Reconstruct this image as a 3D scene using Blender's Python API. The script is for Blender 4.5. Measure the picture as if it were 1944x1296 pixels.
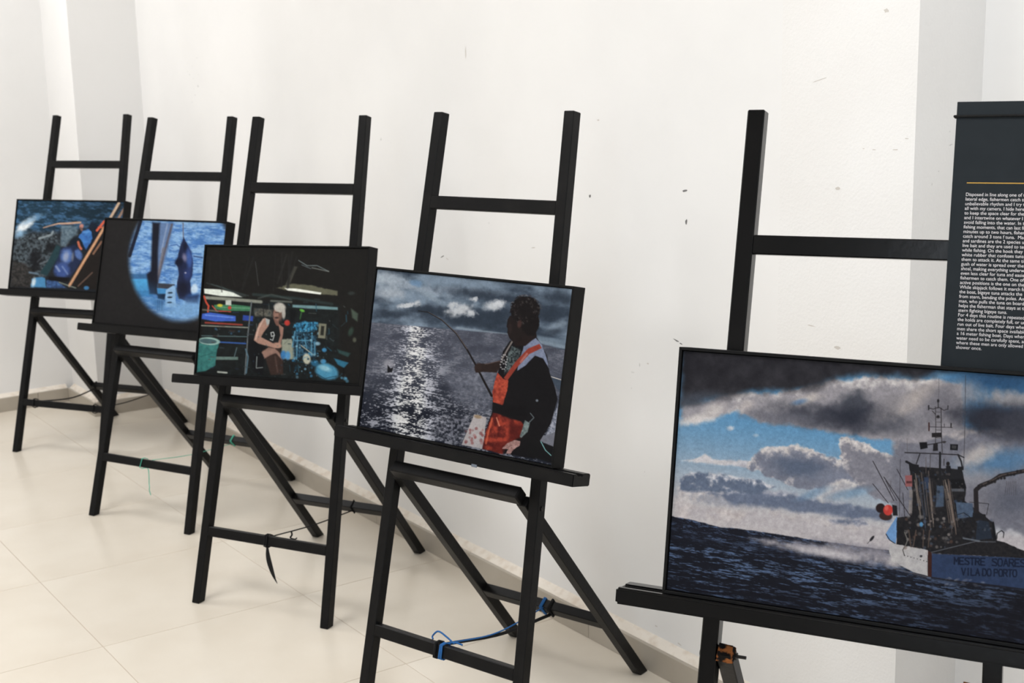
import bpy, bmesh, math, random
import numpy as np
from mathutils import Matrix, Vector

for _o in list(bpy.data.objects):
    bpy.data.objects.remove(_o)
SC = bpy.context.scene
COL = SC.collection
S = 0.9                                   # survey units -> metres (600 mm floor tiles)

# ------------------------------------------------------------------ camera
F_PX, PITCH, ROLL, YAW = 2467.67, math.radians(10.8458), math.radians(-1.1969), math.radians(34.9692)
CAM = Vector((0.0, -2.2773, 1.62)) * S
_fw = Vector((-math.cos(YAW) * math.cos(PITCH), math.sin(YAW) * math.cos(PITCH), -math.sin(PITCH)))
_rt = _fw.cross(Vector((0, 0, 1))).normalized()
_up = _rt.cross(_fw)
_r2 = math.cos(ROLL) * _rt + math.sin(ROLL) * _up
_u2 = -math.sin(ROLL) * _rt + math.cos(ROLL) * _up
cam_d = bpy.data.cameras.new('camera')
cam_d.sensor_fit = 'HORIZONTAL'
cam_d.sensor_width = 36.0
cam_d.lens = 36.0 * F_PX / 1944.0
cam_d.clip_start = 0.05
cam_d.clip_end = 100
cam_d.dof.use_dof = True
cam_d.dof.focus_distance = 2.35
cam_d.dof.aperture_fstop = 9.0
cam = bpy.data.objects.new('camera', cam_d)
COL.objects.link(cam)
_m = Matrix((_r2, _u2, -_fw)).transposed().to_4x4()
_m.translation = CAM
cam.matrix_world = _m
SC.camera = cam

# ------------------------------------------------------------------ light
world = bpy.data.worlds.new('sky')
SC.world = world
world.use_nodes = True
_bg = world.node_tree.nodes['Background']
_bg.inputs[0].default_value = (0.80, 0.90, 1.0, 1)
_bg.inputs[1].default_value = 0.4
SC.view_settings.view_transform = 'Standard'
SC.view_settings.look = 'None'
SC.view_settings.gamma = 1.0
SC.view_settings.use_curve_mapping = False
SC.view_settings.exposure = 0.0

Y_FRONT, Z_CEIL, X_RIGHT = -4.3, 3.1, 3.2
WINDOWS = [(0.5, 2.4, 0.9, 2.7)]   # x0, x1, z0, z1 in the window wall
W_POWER = [54]
for i, (a, b, c, d) in enumerate(WINDOWS):
    L = bpy.data.lights.new('window_daylight', 'AREA')
    L.shape = 'RECTANGLE'
    L.size, L.size_y = b - a, d - c
    L.energy = W_POWER[i]
    L.color = (0.82, 0.91, 1.0)
    o = bpy.data.objects.new('window_daylight', L)
    COL.objects.link(o)
    o.location = ((a + b) / 2, Y_FRONT + 0.01, (c + d) / 2)
    o.rotation_euler = (math.radians(90), 0, 0)       # emits towards +y, into the room

OVERHEAD_LIGHTS = [(-0.6, -1.45, 1.6, 0.9, 42), (-3.0, -2.3, 1.6, 1.0, 55), (-5.55, -1.65, 0.9, 1.0, 39)]      # x, y, length, width, watts: unseen area lights below a closed ceiling, last added to brighten left end
for (a, b, c, d, e) in OVERHEAD_LIGHTS:
    L = bpy.data.lights.new('unseen_overhead_light', 'AREA')
    L.shape = 'RECTANGLE'
    L.size, L.size_y = c, d
    L.energy = e
    L.color = (1.0, 1.0, 0.995)
    o = bpy.data.objects.new('unseen_overhead_light', L)
    COL.objects.link(o)
    o.location = (a, b, Z_CEIL - 0.01)

# ------------------------------------------------------------------ materials
def srgb(r, g, b):
    f = lambda c: (c / 255 / 12.92) if c / 255 <= 0.04045 else ((c / 255 + 0.055) / 1.055) ** 2.4
    return (f(r), f(g), f(b), 1.0)

def mat(name, col, rough=0.5, spec=0.5, noise=None, bump=None, metallic=0.0):
    """noise = (scale, colour2, amount lo, hi); bump = (scale, strength)"""
    m = bpy.data.materials.new(name)
    m.use_nodes = True
    nt = m.node_tree
    b = nt.nodes['Principled BSDF']
    b.inputs['Base Color'].default_value = col
    b.inputs['Roughness'].default_value = rough
    b.inputs['Specular IOR Level'].default_value = spec
    b.inputs['Metallic'].default_value = metallic
    tc = nt.nodes.new('ShaderNodeTexCoord')
    if noise:
        n = nt.nodes.new('ShaderNodeTexNoise')
        n.inputs['Scale'].default_value = noise[0]
        n.inputs['Detail'].default_value = 5
        nt.links.new(tc.outputs['Object'], n.inputs['Vector'])
        r = nt.nodes.new('ShaderNodeValToRGB')
        r.color_ramp.elements[0].position = noise[2]
        r.color_ramp.elements[1].position = noise[3]
        r.color_ramp.elements[0].color = col
        r.color_ramp.elements[1].color = noise[1]
        nt.links.new(n.outputs['Fac'], r.inputs['Fac'])
        nt.links.new(r.outputs['Color'], b.inputs['Base Color'])
    if bump:
        n2 = nt.nodes.new('ShaderNodeTexNoise')
        n2.inputs['Scale'].default_value = bump[0]
        n2.inputs['Detail'].default_value = 4
        nt.links.new(tc.outputs['Object'], n2.inputs['Vector'])
        bp = nt.nodes.new('ShaderNodeBump')
        bp.inputs['Strength'].default_value = bump[1]
        bp.inputs['Distance'].default_value = 0.01
        nt.links.new(n2.outputs['Fac'], bp.inputs['Height'])
        nt.links.new(bp.outputs['Normal'], b.inputs['Normal'])
    return m

def wall_mat(name, c1, c2, bump, specks=True):
    """matt white paint with faint mottling and sparse dark scuff specks"""
    m = mat(name, c1, 0.75, 0.25, (1.6, c2, 0.42, 0.72), bump)
    if not specks:
        return m
    nt = m.node_tree
    b = nt.nodes['Principled BSDF']
    tc = [n for n in nt.nodes if n.type == 'TEX_COORD'][0]
    ramp = [n for n in nt.nodes if n.type == 'VALTORGB'][0]
    v = nt.nodes.new('ShaderNodeTexNoise')
    v.inputs['Scale'].default_value = 60
    v.inputs['Detail'].default_value = 2
    nt.links.new(tc.outputs['Object'], v.inputs['Vector'])
    v2 = nt.nodes.new('ShaderNodeTexNoise')
    v2.inputs['Scale'].default_value = 2.3
    nt.links.new(tc.outputs['Object'], v2.inputs['Vector'])
    mu = nt.nodes.new('ShaderNodeMath')
    mu.operation = 'MULTIPLY'
    nt.links.new(v.outputs['Fac'], mu.inputs[0])
    nt.links.new(v2.outputs['Fac'], mu.inputs[1])
    mr = nt.nodes.new('ShaderNodeMapRange')
    mr.inputs['From Min'].default_value = 0.50
    mr.inputs['From Max'].default_value = 0.54
    mr.inputs['To Max'].default_value = 0.35
    nt.links.new(mu.outputs[0], mr.inputs['Value'])
    mx = nt.nodes.new('ShaderNodeMix')
    mx.data_type = 'RGBA'
    nt.links.new(mr.outputs[0], mx.inputs['Factor'])
    nt.links.new(ramp.outputs['Color'], mx.inputs['A'])
    mx.inputs['B'].default_value = srgb(120, 118, 116)
    nt.links.new(mx.outputs['Result'], b.inputs['Base Color'])
    return m

M = {}
M['wall'] = wall_mat('white_wall_paint', srgb(238, 237, 236), srgb(231, 230, 229), (40, 0.04))
M['pillar'] = wall_mat('rough_plaster_paint', srgb(237, 236, 235), srgb(231, 229, 227), (160, 0.10))
M['ceiling'] = mat('ceiling_paint', srgb(222, 220, 217), 0.9, 0.2)
M['far_wall'] = mat('grey_wall_paint', srgb(205, 203, 200), 0.9, 0.2)
M['tile'] = mat('beige_floor_tile', srgb(223, 215, 202), 0.25, 0.4, (2.2, srgb(213, 203, 188), 0.4, 0.75))
M['grout'] = mat('floor_grout', srgb(186, 172, 158), 0.9, 0.2)
M['skirt'] = mat('skirting_tile', srgb(178, 170, 158), 0.4, 0.3, (5, srgb(166, 157, 144), 0.4, 0.7))
M['mortar'] = mat('skirting_mortar', srgb(233, 225, 214), 0.85, 0.2, (30, srgb(216, 203, 188), 0.45, 0.7), (60, 0.3))
M['black_wood'] = mat('black_painted_wood', srgb(17, 17, 18), 0.42, 0.14, (14, srgb(26, 25, 25), 0.5, 0.8), (90, 0.04))
M['gloss_wood'] = mat('glossy_black_painted_wood', srgb(6, 6, 7), 0.20, 0.22, (14, srgb(15, 14, 15), 0.5, 0.8), (60, 0.02))
M['raw_wood'] = mat('charred_raw_wood', srgb(16, 13, 12), 0.8, 0.15, (70, srgb(150, 92, 50), 0.50, 0.62), (40, 0.5))
M['bolt'] = mat('dark_steel_bolt', srgb(40, 38, 38), 0.4, 0.5, metallic=0.6)
M['frame'] = mat('black_frame', srgb(18, 18, 19), 0.5, 0.10, (30, srgb(22, 22, 22), 0.4, 0.7))
M['gap'] = mat('frame_inside_black', srgb(12, 12, 13), 0.8, 0.1)
M['panel'] = mat('charcoal_panel', srgb(30, 35, 39), 0.55, 0.12, (40, srgb(32, 37, 41), 0.4, 0.7))
M['letter'] = mat('white_lettering', srgb(214, 210, 212), 0.6, 0.3)
M['gold'] = mat('gold_rule', srgb(196, 152, 62), 0.5, 0.4)
M['black_cord'] = mat('black_cord', srgb(24, 24, 25), 0.8, 0.2, bump=(400, 0.3))
M['green_cord'] = mat('turquoise_string', srgb(92, 190, 165), 0.8, 0.2)
M['blue_cord'] = mat('blue_string', srgb(44, 98, 158), 0.8, 0.2)
M['tape'] = mat('pale_tape', srgb(104, 112, 124), 0.4, 0.4)
M['metal_frame'] = mat('window_frame_paint', srgb(225, 225, 225), 0.5, 0.4)

def print_mat():
    m = bpy.data.materials.new('photographic_print')
    m.use_nodes = True
    nt = m.node_tree
    b = nt.nodes['Principled BSDF']
    a = nt.nodes.new('ShaderNodeAttribute')
    a.attribute_name = 'ink'
    nt.links.new(a.outputs['Color'], b.inputs['Base Color'])
    b.inputs['Roughness'].default_value = 0.5
    b.inputs['Specular IOR Level'].default_value = 0.08
    return m
M['print'] = print_mat()

# ------------------------------------------------------------------ mesh helpers
def finish(name, bm, material, parent=None, bevel=0.0, kind=None, smooth=False, segs=1):
    if bevel:
        bmesh.ops.bevel(bm, geom=list(bm.edges), offset=bevel, segments=segs, affect='EDGES', clamp_overlap=True)
    bmesh.ops.recalc_face_normals(bm, faces=bm.faces)
    me = bpy.data.meshes.new(name)
    bm.to_mesh(me)
    bm.free()
    me.materials.append(M[material])
    if smooth:
        for p in me.polygons:
            p.use_smooth = True
    o = bpy.data.objects.new(name, me)
    COL.objects.link(o)
    o.parent = parent
    if kind:
        o['kind'] = kind
    return o

def hexa(bm, p):
    """p: 8 points, 0-3 one end (loop), 4-7 other end"""
    v = [bm.verts.new(q) for q in p]
    for f in ((0, 1, 2, 3), (7, 6, 5, 4), (0, 4, 5, 1), (1, 5, 6, 2), (2, 6, 7, 3), (3, 7, 4, 0)):
        bm.faces.new([v[i] for i in f])

def box(bm, x0, x1, y0, y1, z0, z1):
    hexa(bm, [(x0, y0, z0), (x1, y0, z0), (x1, y1, z0), (x0, y1, z0), (x0, y0, z1), (x1, y0, z1), (x1, y1, z1), (x0, y1, z1)])

def box_obj(name, b, material, parent=None, bevel=0.0, kind=None):
    bm = bmesh.new()
    box(bm, *b)
    return finish(name, bm, material, parent, bevel, kind)

def prism(bm, prof, x0, x1):
    """profile of (y, z) extruded along x"""
    a = [bm.verts.new((x0, y, z)) for y, z in prof]
    b = [bm.verts.new((x1, y, z)) for y, z in prof]
    n = len(prof)
    bm.faces.new(a)
    bm.faces.new(list(reversed(b)))
    for i in range(n):
        bm.faces.new((a[i], b[i], b[(i + 1) % n], a[(i + 1) % n]))

def tube(bm, pts, r, seg=7):
    pts = [Vector(p) for p in pts]
    rings = []
    ref = Vector((0.3, 0.2, 0.93)).normalized()
    for i, p in enumerate(pts):
        t = (pts[min(i + 1, len(pts) - 1)] - pts[max(i - 1, 0)]).normalized()
        a = t.cross(ref)
        if a.length < 1e-3:
            a = t.cross(Vector((1, 0, 0)))
        a.normalize()
        b = t.cross(a)
        rr = r[i] if isinstance(r, (list, tuple)) else r
        rings.append([bm.verts.new(p + (math.cos(k * 2 * math.pi / seg) * a + math.sin(k * 2 * math.pi / seg) * b) * rr) for k in range(seg)])
    for A, B in zip(rings, rings[1:]):
        for k in range(seg):
            bm.faces.new((A[k], A[(k + 1) % seg], B[(k + 1) % seg], B[k]))
    bm.faces.new(rings[0])
    bm.faces.new(list(reversed(rings[-1])))

def spline(pts, n=8):
    """Catmull-Rom through the points"""
    P = [Vector(p) for p in pts]
    P = [2 * P[0] - P[1]] + P + [2 * P[-1] - P[-2]]
    out = []
    for i in range(1, len(P) - 2):
        for k in range(n):
            t = k / n
            a, b, c, d = P[i - 1], P[i], P[i + 1], P[i + 2]
            out.append(0.5 * (2 * b + (c - a) * t + (2 * a - 5 * b + 4 * c - d) * t * t + (3 * b - a - 3 * c + d) * t ** 3))
    out.append(P[-2])
    return out

def empty(name, label, cat, group=None):
    o = bpy.data.objects.new(name, None)
    o.empty_display_size = 0.05
    COL.objects.link(o)
    o['label'] = label
    o['category'] = cat
    if group:
        o['group'] = group
    return o

# ------------------------------------------------------------------ room shell (metres)
def yw(x):                                # face of the long wall, which runs very slightly askew to the tiles
    return (0.037 * S) - 0.016 * (x + 2.6 * S)
XC, XA, YB = -6.70 * S, -7.16 * S, -0.245 * S      # side of the pier, end wall, front of the pier
XP0, XP1 = -2.170 * S, -1.783 * S                 # plaster pillar
YN = 0.245 * S                                      # niche wall

def wall_slab(name, quad, material, z0=-0.02, z1=Z_CEIL):
    """quad: plan outline, counted round"""
    bm = bmesh.new()
    lo = [bm.verts.new((x, y, z0)) for x, y in quad]
    hi = [bm.verts.new((x, y, z1)) for x, y in quad]
    n = len(quad)
    bm.faces.new(lo)
    bm.faces.new(list(reversed(hi)))
    for i in range(n):
        bm.faces.new((lo[i], lo[(i + 1) % n], hi[(i + 1) % n], hi[i]))
    return finish(name, bm, material, kind='structure')

wall_slab('wall_back', [(XC, yw(XC)), (XP0, yw(XP0)), (XP0, 0.45), (XC, 0.45)], 'wall')
wall_slab('wall_left_pier', [(XA, YB), (XC, YB), (XC, 0.45), (XA, 0.45)], 'wall')
wall_slab('wall_left', [(XA, YB), (XA + 0.075 * S * 4.3, Y_FRONT), (XA - 0.2, Y_FRONT), (XA - 0.2, 0.45), (XA, 0.45)], 'wall')
wall_slab('wall_back_pillar', [(XP0, yw(XP0) - 0.004), (XP1, yw(XP0) - 0.008), (XP1, 0.45), (XP0, 0.45)], 'pillar')
wall_slab('wall_niche', [(XP1, YN), (X_RIGHT, YN), (X_RIGHT, 0.45), (XP1, 0.45)], 'wall')
wall_slab('wall_right', [(X_RIGHT, Y_FRONT), (X_RIGHT + 0.2, Y_FRONT), (X_RIGHT + 0.2, 0.45), (X_RIGHT, 0.45)], 'far_wall')
box_obj('ceiling', (XA - 0.2, X_RIGHT + 0.2, Y_FRONT - 0.2, 0.45, Z_CEIL, Z_CEIL + 0.15), 'ceiling', kind='structure')

# small scuffs on the plaster, each a mark of its own shape
M['scuff'] = mat('grey_scuff', srgb(120, 118, 118), 0.9, 0.1)
M['faint_scuff'] = mat('faint_scuff', srgb(208, 203, 197), 0.9, 0.1)
def scuff(u, v, w, h, rot, wall, material, seed):
    """survey pixel on the wall -> irregular flat mark, sizes in survey pixels"""
    d = _fw + _r2 * ((u - 972) / F_PX) + _u2 * ((648 - v) / F_PX)
    if wall.name.startswith('wall_back_pillar'):
        n = Vector((0.004 / (XP1 - XP0), 1, 0))
        q = Vector((XP0, yw(XP0) - 0.004, 0))
    else:
        n = Vector((0.016, 1, 0))
        q = Vector((XC, yw(XC), 0))
    n.normalize()
    t = (q - CAM).dot(n) / d.dot(n)
    c = CAM + d * t - n * 0.0004
    px = t / F_PX
    ax = Vector((n.y, -n.x, 0)) * 1.5
    rn = random.Random(seed)
    bm = bmesh.new()
    vs = []
    for k in range(9):
        a = k * 2 * math.pi / 9
        f = rn.uniform(.55, 1.1)
        x, z = math.cos(a) * w * .5 * f, math.sin(a) * h * .5 * f
        x, z = x * math.cos(rot) - z * math.sin(rot), x * math.sin(rot) + z * math.cos(rot)
        vs.append(bm.verts.new(c + ax * x * px + Vector((0, 0, z * px))))
    bm.faces.new(vs)
    finish('scuff_mark', bm, material, wall)
_wb, _wp = bpy.data.objects['wall_back'], bpy.data.objects['wall_back_pillar']
for k, a in enumerate([(1300, 362, 11, 5, .2), (1303, 421, 5, 11, 0), (1120, 372, 4, 8, 0), (1284, 646, 16, 3, -.3), (1293, 652, 8, 2.5, -.4), (840, 487, 10, 2, .6), (849, 491, 8, 2, -.5),
                       (1136, 228, 7, 4, 0), (1290, 1222, 10, 3, -.4), (1246, 1188, 6, 3, 0), (884, 100, 2, 30, 0), (1230, 690, 5, 3, 0), (1012, 470, 12, 2, .2)]):
    scuff(*a, _wb, 'scuff' if k < 6 else 'faint_scuff', k)
for k, a in enumerate([(1700, 284, 9, 2.5, .1), (1722, 263, 7, 2, 0), (1660, 284, 7, 2, 0), (1640, 282, 4, 2, 0), (1590, 358, 12, 8, 0), (1555, 152, 40, 2, .35), (1540, 618, 16, 2, -.1), (1590, 660, 14, 9, 0), (1683, 20, 9, 9, 0)]):
    scuff(*a, _wp, 'faint_scuff', 40 + k)

# window wall behind the camera
bm = bmesh.new()
xs = sorted(WINDOWS)
x = XA - 0.2
for (a, b, c, d) in xs:
    box(bm, x, a, Y_FRONT - 0.2, Y_FRONT, -0.02, Z_CEIL)
    box(bm, a, b, Y_FRONT - 0.2, Y_FRONT, -0.02, c)
    box(bm, a, b, Y_FRONT - 0.2, Y_FRONT, d, Z_CEIL)
    x = b
box(bm, x, X_RIGHT + 0.2, Y_FRONT - 0.2, Y_FRONT, -0.02, Z_CEIL)
finish('wall_front', bm, 'far_wall', kind='structure')
for i, (a, b, c, d) in enumerate(xs):
    bm = bmesh.new()
    y0, y1 = Y_FRONT - 0.14, Y_FRONT - 0.09
    box(bm, a, a + .05, y0, y1, c, d)
    box(bm, b - .05, b, y0, y1, c, d)
    box(bm, a + .05, b - .05, y0, y1, c, c + .05)
    box(bm, a + .05, b - .05, y0, y1, d - .05, d)
    box(bm, (a + b) / 2 - .025, (a + b) / 2 + .025, y0, y1, c + .05, d - .05)
    finish('window_%d' % (i + 1), bm, 'metal_frame', kind='structure')

# floor: grout bed with every tile a piece of its own
floor = box_obj('floor', (XA - 0.2, X_RIGHT + 0.2, Y_FRONT - 0.2, 0.45, -0.06, -0.0015), 'grout', kind='structure')
PITCH_T, TX0, TY0 = 0.600, -4.412 * S, -0.523 * S
tile_me = None
rng = random.Random(4)
for i in range(-5, 13):
    for j in range(-6, 2):
        x0, y1 = TX0 + i * PITCH_T, TY0 + j * PITCH_T
        if x0 > X_RIGHT or x0 + PITCH_T < XA or y1 - PITCH_T < Y_FRONT - 0.3 or y1 - PITCH_T > 0.2:
            continue
        if tile_me is None:
            t = box_obj('tile', (0.0011, PITCH_T - 0.0011, -PITCH_T + 0.0011, -0.0011, -0.02, 0.0), 'tile', floor, bevel=0.0008)
            tile_me = t.data
        else:
            t = bpy.data.objects.new('tile', tile_me)
            COL.objects.link(t)
            t.parent = floor
        t.location = (x0, y1, rng.uniform(-0.0002, 0.0))

# skirting: row of tiles with a sloped mortar bead on top
def skirting(name, p0, p1, piece=0.6, out=0.034, h=0.0675, first=0.0):
    """p0 -> p1 along the wall foot, room on the left of the direction"""
    p0, p1 = Vector((p0[0], p0[1], 0)), Vector((p1[0], p1[1], 0))
    d = (p1 - p0)
    Lg = d.length
    d.normalize()
    n = Vector((-d.y, d.x, 0))
    bm = bmesh.new()
    def P(s, o, z):
        return p0 + d * s + n * o + Vector((0, 0, z))
    hexa(bm, [P(0, 0, 0), P(0, out - .006, 0), P(0, out - .006, h - .003), P(0, 0, h + .018),
              P(Lg, 0, 0), P(Lg, out - .006, 0), P(Lg, out - .006, h - .003), P(Lg, 0, h + .018)])
    root = finish(name, bm, 'mortar', kind='structure')
    s = -first
    while s < Lg:
        a, b = max(s, 0), min(s + piece, Lg)
        if b - a > 0.01:
            bm = bmesh.new()
            a += .0008
            b -= .0008
            hexa(bm, [P(a, out - .012, 0), P(a, out, 0), P(a, out, h), P(a, out - .012, h),
                      P(b, out - .012, 0), P(b, out, 0), P(b, out, h), P(b, out - .012, h)])
            finish('skirting_tile', bm, 'skirt', root, 0.001)
        s += piece
    return root
skirting('baseboard_back', (XP1, yw(XP0) - .004), (XC + 0.034, yw(XC)), first=0.2)
skirting('baseboard_pier_side', (XC, yw(XC) - 0.03), (XC, YB - 0.033))
skirting('baseboard_pier_front', (XC + 0.033, YB), (XA + 0.034, YB), piece=0.36)
skirting('baseboard_left', (XA, YB - 0.034), (XA + 0.075 * S * 4.3 * (3.2 / 4.05), -3.4), first=0.45)

# ------------------------------------------------------------------ the easels
TOPL, WT, WB, SEC = 1.6113 * S, 0.225 * S, 0.2688 * S, 0.0305 * S
V1, V1H, VT, TH, TN, TW = 1.3925 * S, 0.0338 * S, 0.7586 * S, 0.0295 * S, 0.0701 * S, 0.3907 * S
VL, VLH = 0.2546 * S, 0.0316 * S
BW, BH, BT = 0.6451 * S, 0.4309 * S, 0.0480 * S
#      x        y        r(deg)    tilt     dv      bx      board roll, rear foot back, rear lateral shift
EAS = [(-6.0053, -0.6742, -31.54, 14.745, 0.0075, -0.025, 0.00, 0.735, -0.055),
       (-4.8007, -0.7130, -25.30, 15.588, 0.0026, -0.0129, -0.28, 0.742, -0.060),
       (-3.6745, -0.7182, -28.03, 14.597, -0.0079, 0.0049, -1.40, 0.715, -0.047),
       (-2.6272, -0.7187, -16.84, 12.332, 0.0009, -0.0091, 0.43, 0.665, -0.017),
       (-1.3043, -0.7591, -30.22, 11.008, -0.0031, 0.0137, 0.53, 0.690, -0.030)]
EAS = [(x * S, y * S, math.radians(r), math.radians(t), dv * S, bx * S, math.radians(br), yb * S, sh * S) for x, y, r, t, dv, bx, br, yb, sh in EAS]
EL = ['black wooden easel beside the corner pier holding the photograph of fishermen in blue',
      'black wooden easel with turquoise string holding the photograph seen through a round porthole',
      'black wooden easel with black ribbon holding the dark engine room photograph',
      'black wooden easel with blue string holding the photograph of the man in orange overalls',
      'glossy black wooden easel with charred hinge holding the fishing boat photograph and text panel']

def half(v):
    return WB + (WT - WB) * v / TOPL

def make_easel(k):
    x, y, r, t, dv, bx, br, yb, sh = EAS[k]
    wood = 'gloss_wood' if k == 4 else 'black_wood'
    e = empty('easel', EL[k], 'easel', 'black easels lined up along the wall')
    e.location = (x, y, 0)
    e.rotation_euler = (0, 0, -r)
    st, ct = math.sin(t), math.cos(t)
    def L(lx, v, n):
        return Vector((lx, v * st + n * ct, v * ct - n * st))
    bv = 0.0018
    # front legs
    for sg in (-1, 1):
        bm = bmesh.new()
        def foot(off, n):                 # point of the leg where it meets the floor
            yy = n / ct
            return Vector((sg * (WB - off), yy, 0))
        p = [foot(0, 0), foot(SEC, 0), foot(SEC, SEC), foot(0, SEC),
             L(sg * WT, TOPL, 0), L(sg * (WT - SEC), TOPL, 0), L(sg * (WT - SEC), TOPL, SEC), L(sg * WT, TOPL, SEC)]
        hexa(bm, p)
        leg = finish('leg', bm, wood, e, bv)
        # pivot pin head on the outer side of the leg
        vp = 0.648 * S
        bm = bmesh.new()
        c = L(sg * half(vp), vp, SEC * 0.5)
        tube(bm, [c - Vector((sg * .002, 0, 0)), c + Vector((sg * .0025, 0, 0))], 0.0055, 10)
        finish('pivot_pin', bm, 'bolt', leg)
    # rails
    def rail(name, v1, h, dep):
        w1 = half(v1) - SEC + .001
        w0 = half(v1 - h) - SEC + .001
        bm = bmesh.new()
        hexa(bm, [L(-w0, v1 - h, .0005), L(-w0, v1 - h, dep), L(-w1, v1, dep), L(-w1, v1, .0005),
                  L(w0, v1 - h, .0005), L(w0, v1 - h, dep), L(w1, v1, dep), L(w1, v1, .0005)])
        return finish(name, bm, wood, e, bv)
    rail('top_rail', V1, V1H, SEC * .8)
    rail('bottom_rail', VL, VLH, SEC * .85)
    # grooved tray
    vt = VT + dv
    prof = [(-TN, -TH), (0, -TH), (0, 0), (-TN * .46, 0), (-TN * .46, -.007), (-TN * .77, -.007), (-TN * .77, 0), (-TN, 0)]
    bm = bmesh.new()
    prism(bm, prof, -TW, TW)
    R = Matrix.Rotation(br, 4, 'Y')
    for v in bm.verts:
        q = R @ v.co
        v.co = L(q.x, vt + q.z, q.y - .0003)
    tray = finish('tray', bm, wood, e, 0.0036 if k == 4 else 0.0018, segs=3 if k == 4 else 2)
    if k == 3:
        a = L(0.085, vt - .0215, -TN - .0012)
        bm = bmesh.new()
        hexa(bm, [L(xx, vz, nn) for xx in (.080, .095) for vz, nn in ((vt - TH - .0028, -TN - .0015), (vt - TH + .0035, -TN - .0015), (vt - TH + .0035, -TN), (vt - TH - .0028, -TN))])
        finish('tape', bm, 'tape', tray)
    # rear frame
    pv = L(0, 0.648 * S, SEC * 0.5)
    ft = Vector((0, yb, 0))
    u = Vector((0, ft.y - pv.y, -pv.z)).normalized()
    m = Vector((0, -u.z, u.y))            # square to the leg, up and back
    hw_t, hw_b, g = 0.2045 * S, 0.222 * S, SEC * 0.48
    for sg in (-1, 1):
        top = pv - u * (0.018 if k != 4 else 0.014)
        bm = bmesh.new()
        X = Vector((1, 0, 0))
        ct0 = top + X * sg * hw_t
        cb = ft + X * (sg * hw_b + sh)
        def low(c, o, mm):                # cut the foot flat on the floor
            q = c + X * o + m * mm
            s_ = -q.z / u.z
            return q + u * s_
        p = [low(cb, -g, -g), low(cb, g, -g), low(cb, g, g), low(cb, -g, g),
             ct0 - X * g - m * g, ct0 + X * g - m * g, ct0 + X * g + m * g, ct0 - X * g + m * g]
        hexa(bm, p)
        rl = finish('rear_leg', bm, wood if k != 4 else 'black_wood', e, bv)
        if k == 4:                        # the hinge bar is gone: charred stub and the bare bolt
            bm = bmesh.new()
            q0, q1 = ct0 - u * .0005 + u * .006, ct0 - u * .009
            gg = g * 1.06
            hexa(bm, [q0 - X * gg - m * gg, q0 + X * gg - m * gg, q0 + X * gg + m * gg, q0 - X * gg + m * gg,
                      q1 - X * gg * .8 - m * gg * .7, q1 + X * gg * .7 - m * gg * .75, q1 + X * gg * .8 + m * gg * .6, q1 - X * gg * .75 + m * gg * .8])
            rn = random.Random(7)
            bmesh.ops.subdivide_edges(bm, edges=list(bm.edges), cuts=2, use_grid_fill=True)
            for v in bm.verts:
                v.co += Vector((rn.uniform(-1, 1), rn.uniform(-1, 1), rn.uniform(-1, 1))) * .0012
            finish('charred_stub', bm, 'raw_wood', rl)
            bm = bmesh.new()
            c = pv + X * sg * hw_t - u * .006
            s2 = -sg
            tube(bm, [c + X * s2 * .010, c + X * s2 * (g + .004)], .0062, 6)
            tube(bm, [c + X * s2 * (g + .003), c + X * s2 * (g + .018)], .0028, 8)
            finish('bolt', bm, 'bolt', rl)
    if k != 4:
        bm = bmesh.new()
        c = pv - u * (0.040 * S)
        hb = 0.209 * S
        X = Vector((1, 0, 0))
        a, b = u * (.0175 * S), m * (.0165 * S)
        hexa(bm, [c - X * hb - a - b, c - X * hb + a - b, c - X * hb + a + b, c - X * hb - a + b,
                  c + X * hb - a - b, c + X * hb + a - b, c + X * hb + a + b, c + X * hb - a + b])
        finish('hinge_bar', bm, wood, e, .003)
    # rear rail
    fr = 0.675
    cr = pv.lerp(ft, fr)
    hw = hw_t + (hw_b - hw_t) * fr - g + .001
    X = Vector((1, 0, 0))
    so = X * sh * fr
    a, b = u * (.0165 * S), m * (.0135 * S)
    bm = bmesh.new()
    hexa(bm, [cr + so - X * hw - a - b, cr + so - X * hw + a - b, cr + so - X * hw + a + b, cr + so - X * hw - a + b,
              cr + so + X * hw - a - b, cr + so + X * hw + a - b, cr + so + X * hw + a + b, cr + so + X * hw - a + b])
    finish('rear_rail', bm, wood, e, bv)
    # stay cords between the bottom rail and the rear rail
    vm = VL - VLH * .5
    def at_front(lx, up=0.0):
        return L(lx, vm + up, SEC * .85 + .003)
    def at_rear(lx, dz=0.0):
        return cr + so + X * lx - u * 0 - m * (.0135 * S + .002) + Vector((0, 0, dz))
    def wrap_front(bm, lx, rad, slant=0.0):
        """one turn round the bottom rail"""
        q = []
        for vv, nn, sx in ((.5, -.0025, 0), (-.5, -.0025, slant), (-.6, .4, slant), (-.5, 1.0, slant), (.5, 1.0, 0), (.6, .4, 0), (.5, -.0025, 0)):
            n_ = nn if nn < 0 else nn * SEC * .85 + (.002 if nn > .9 else 0)
            q.append(L(lx + sx, vm + vv * (VLH + .003), n_))
        tube(bm, q, rad, 6)
    def wrap_rear(bm, lx, rad):
        q = []
        for aa, bb in ((-1, -1), (1, -1), (1, 1), (-1, 1), (-1, -1)):
            q.append(cr + so + X * lx + u * aa * (.0165 * S + .0015) + m * bb * (.0135 * S + .0015))
        tube(bm, q, rad, 6)
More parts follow.
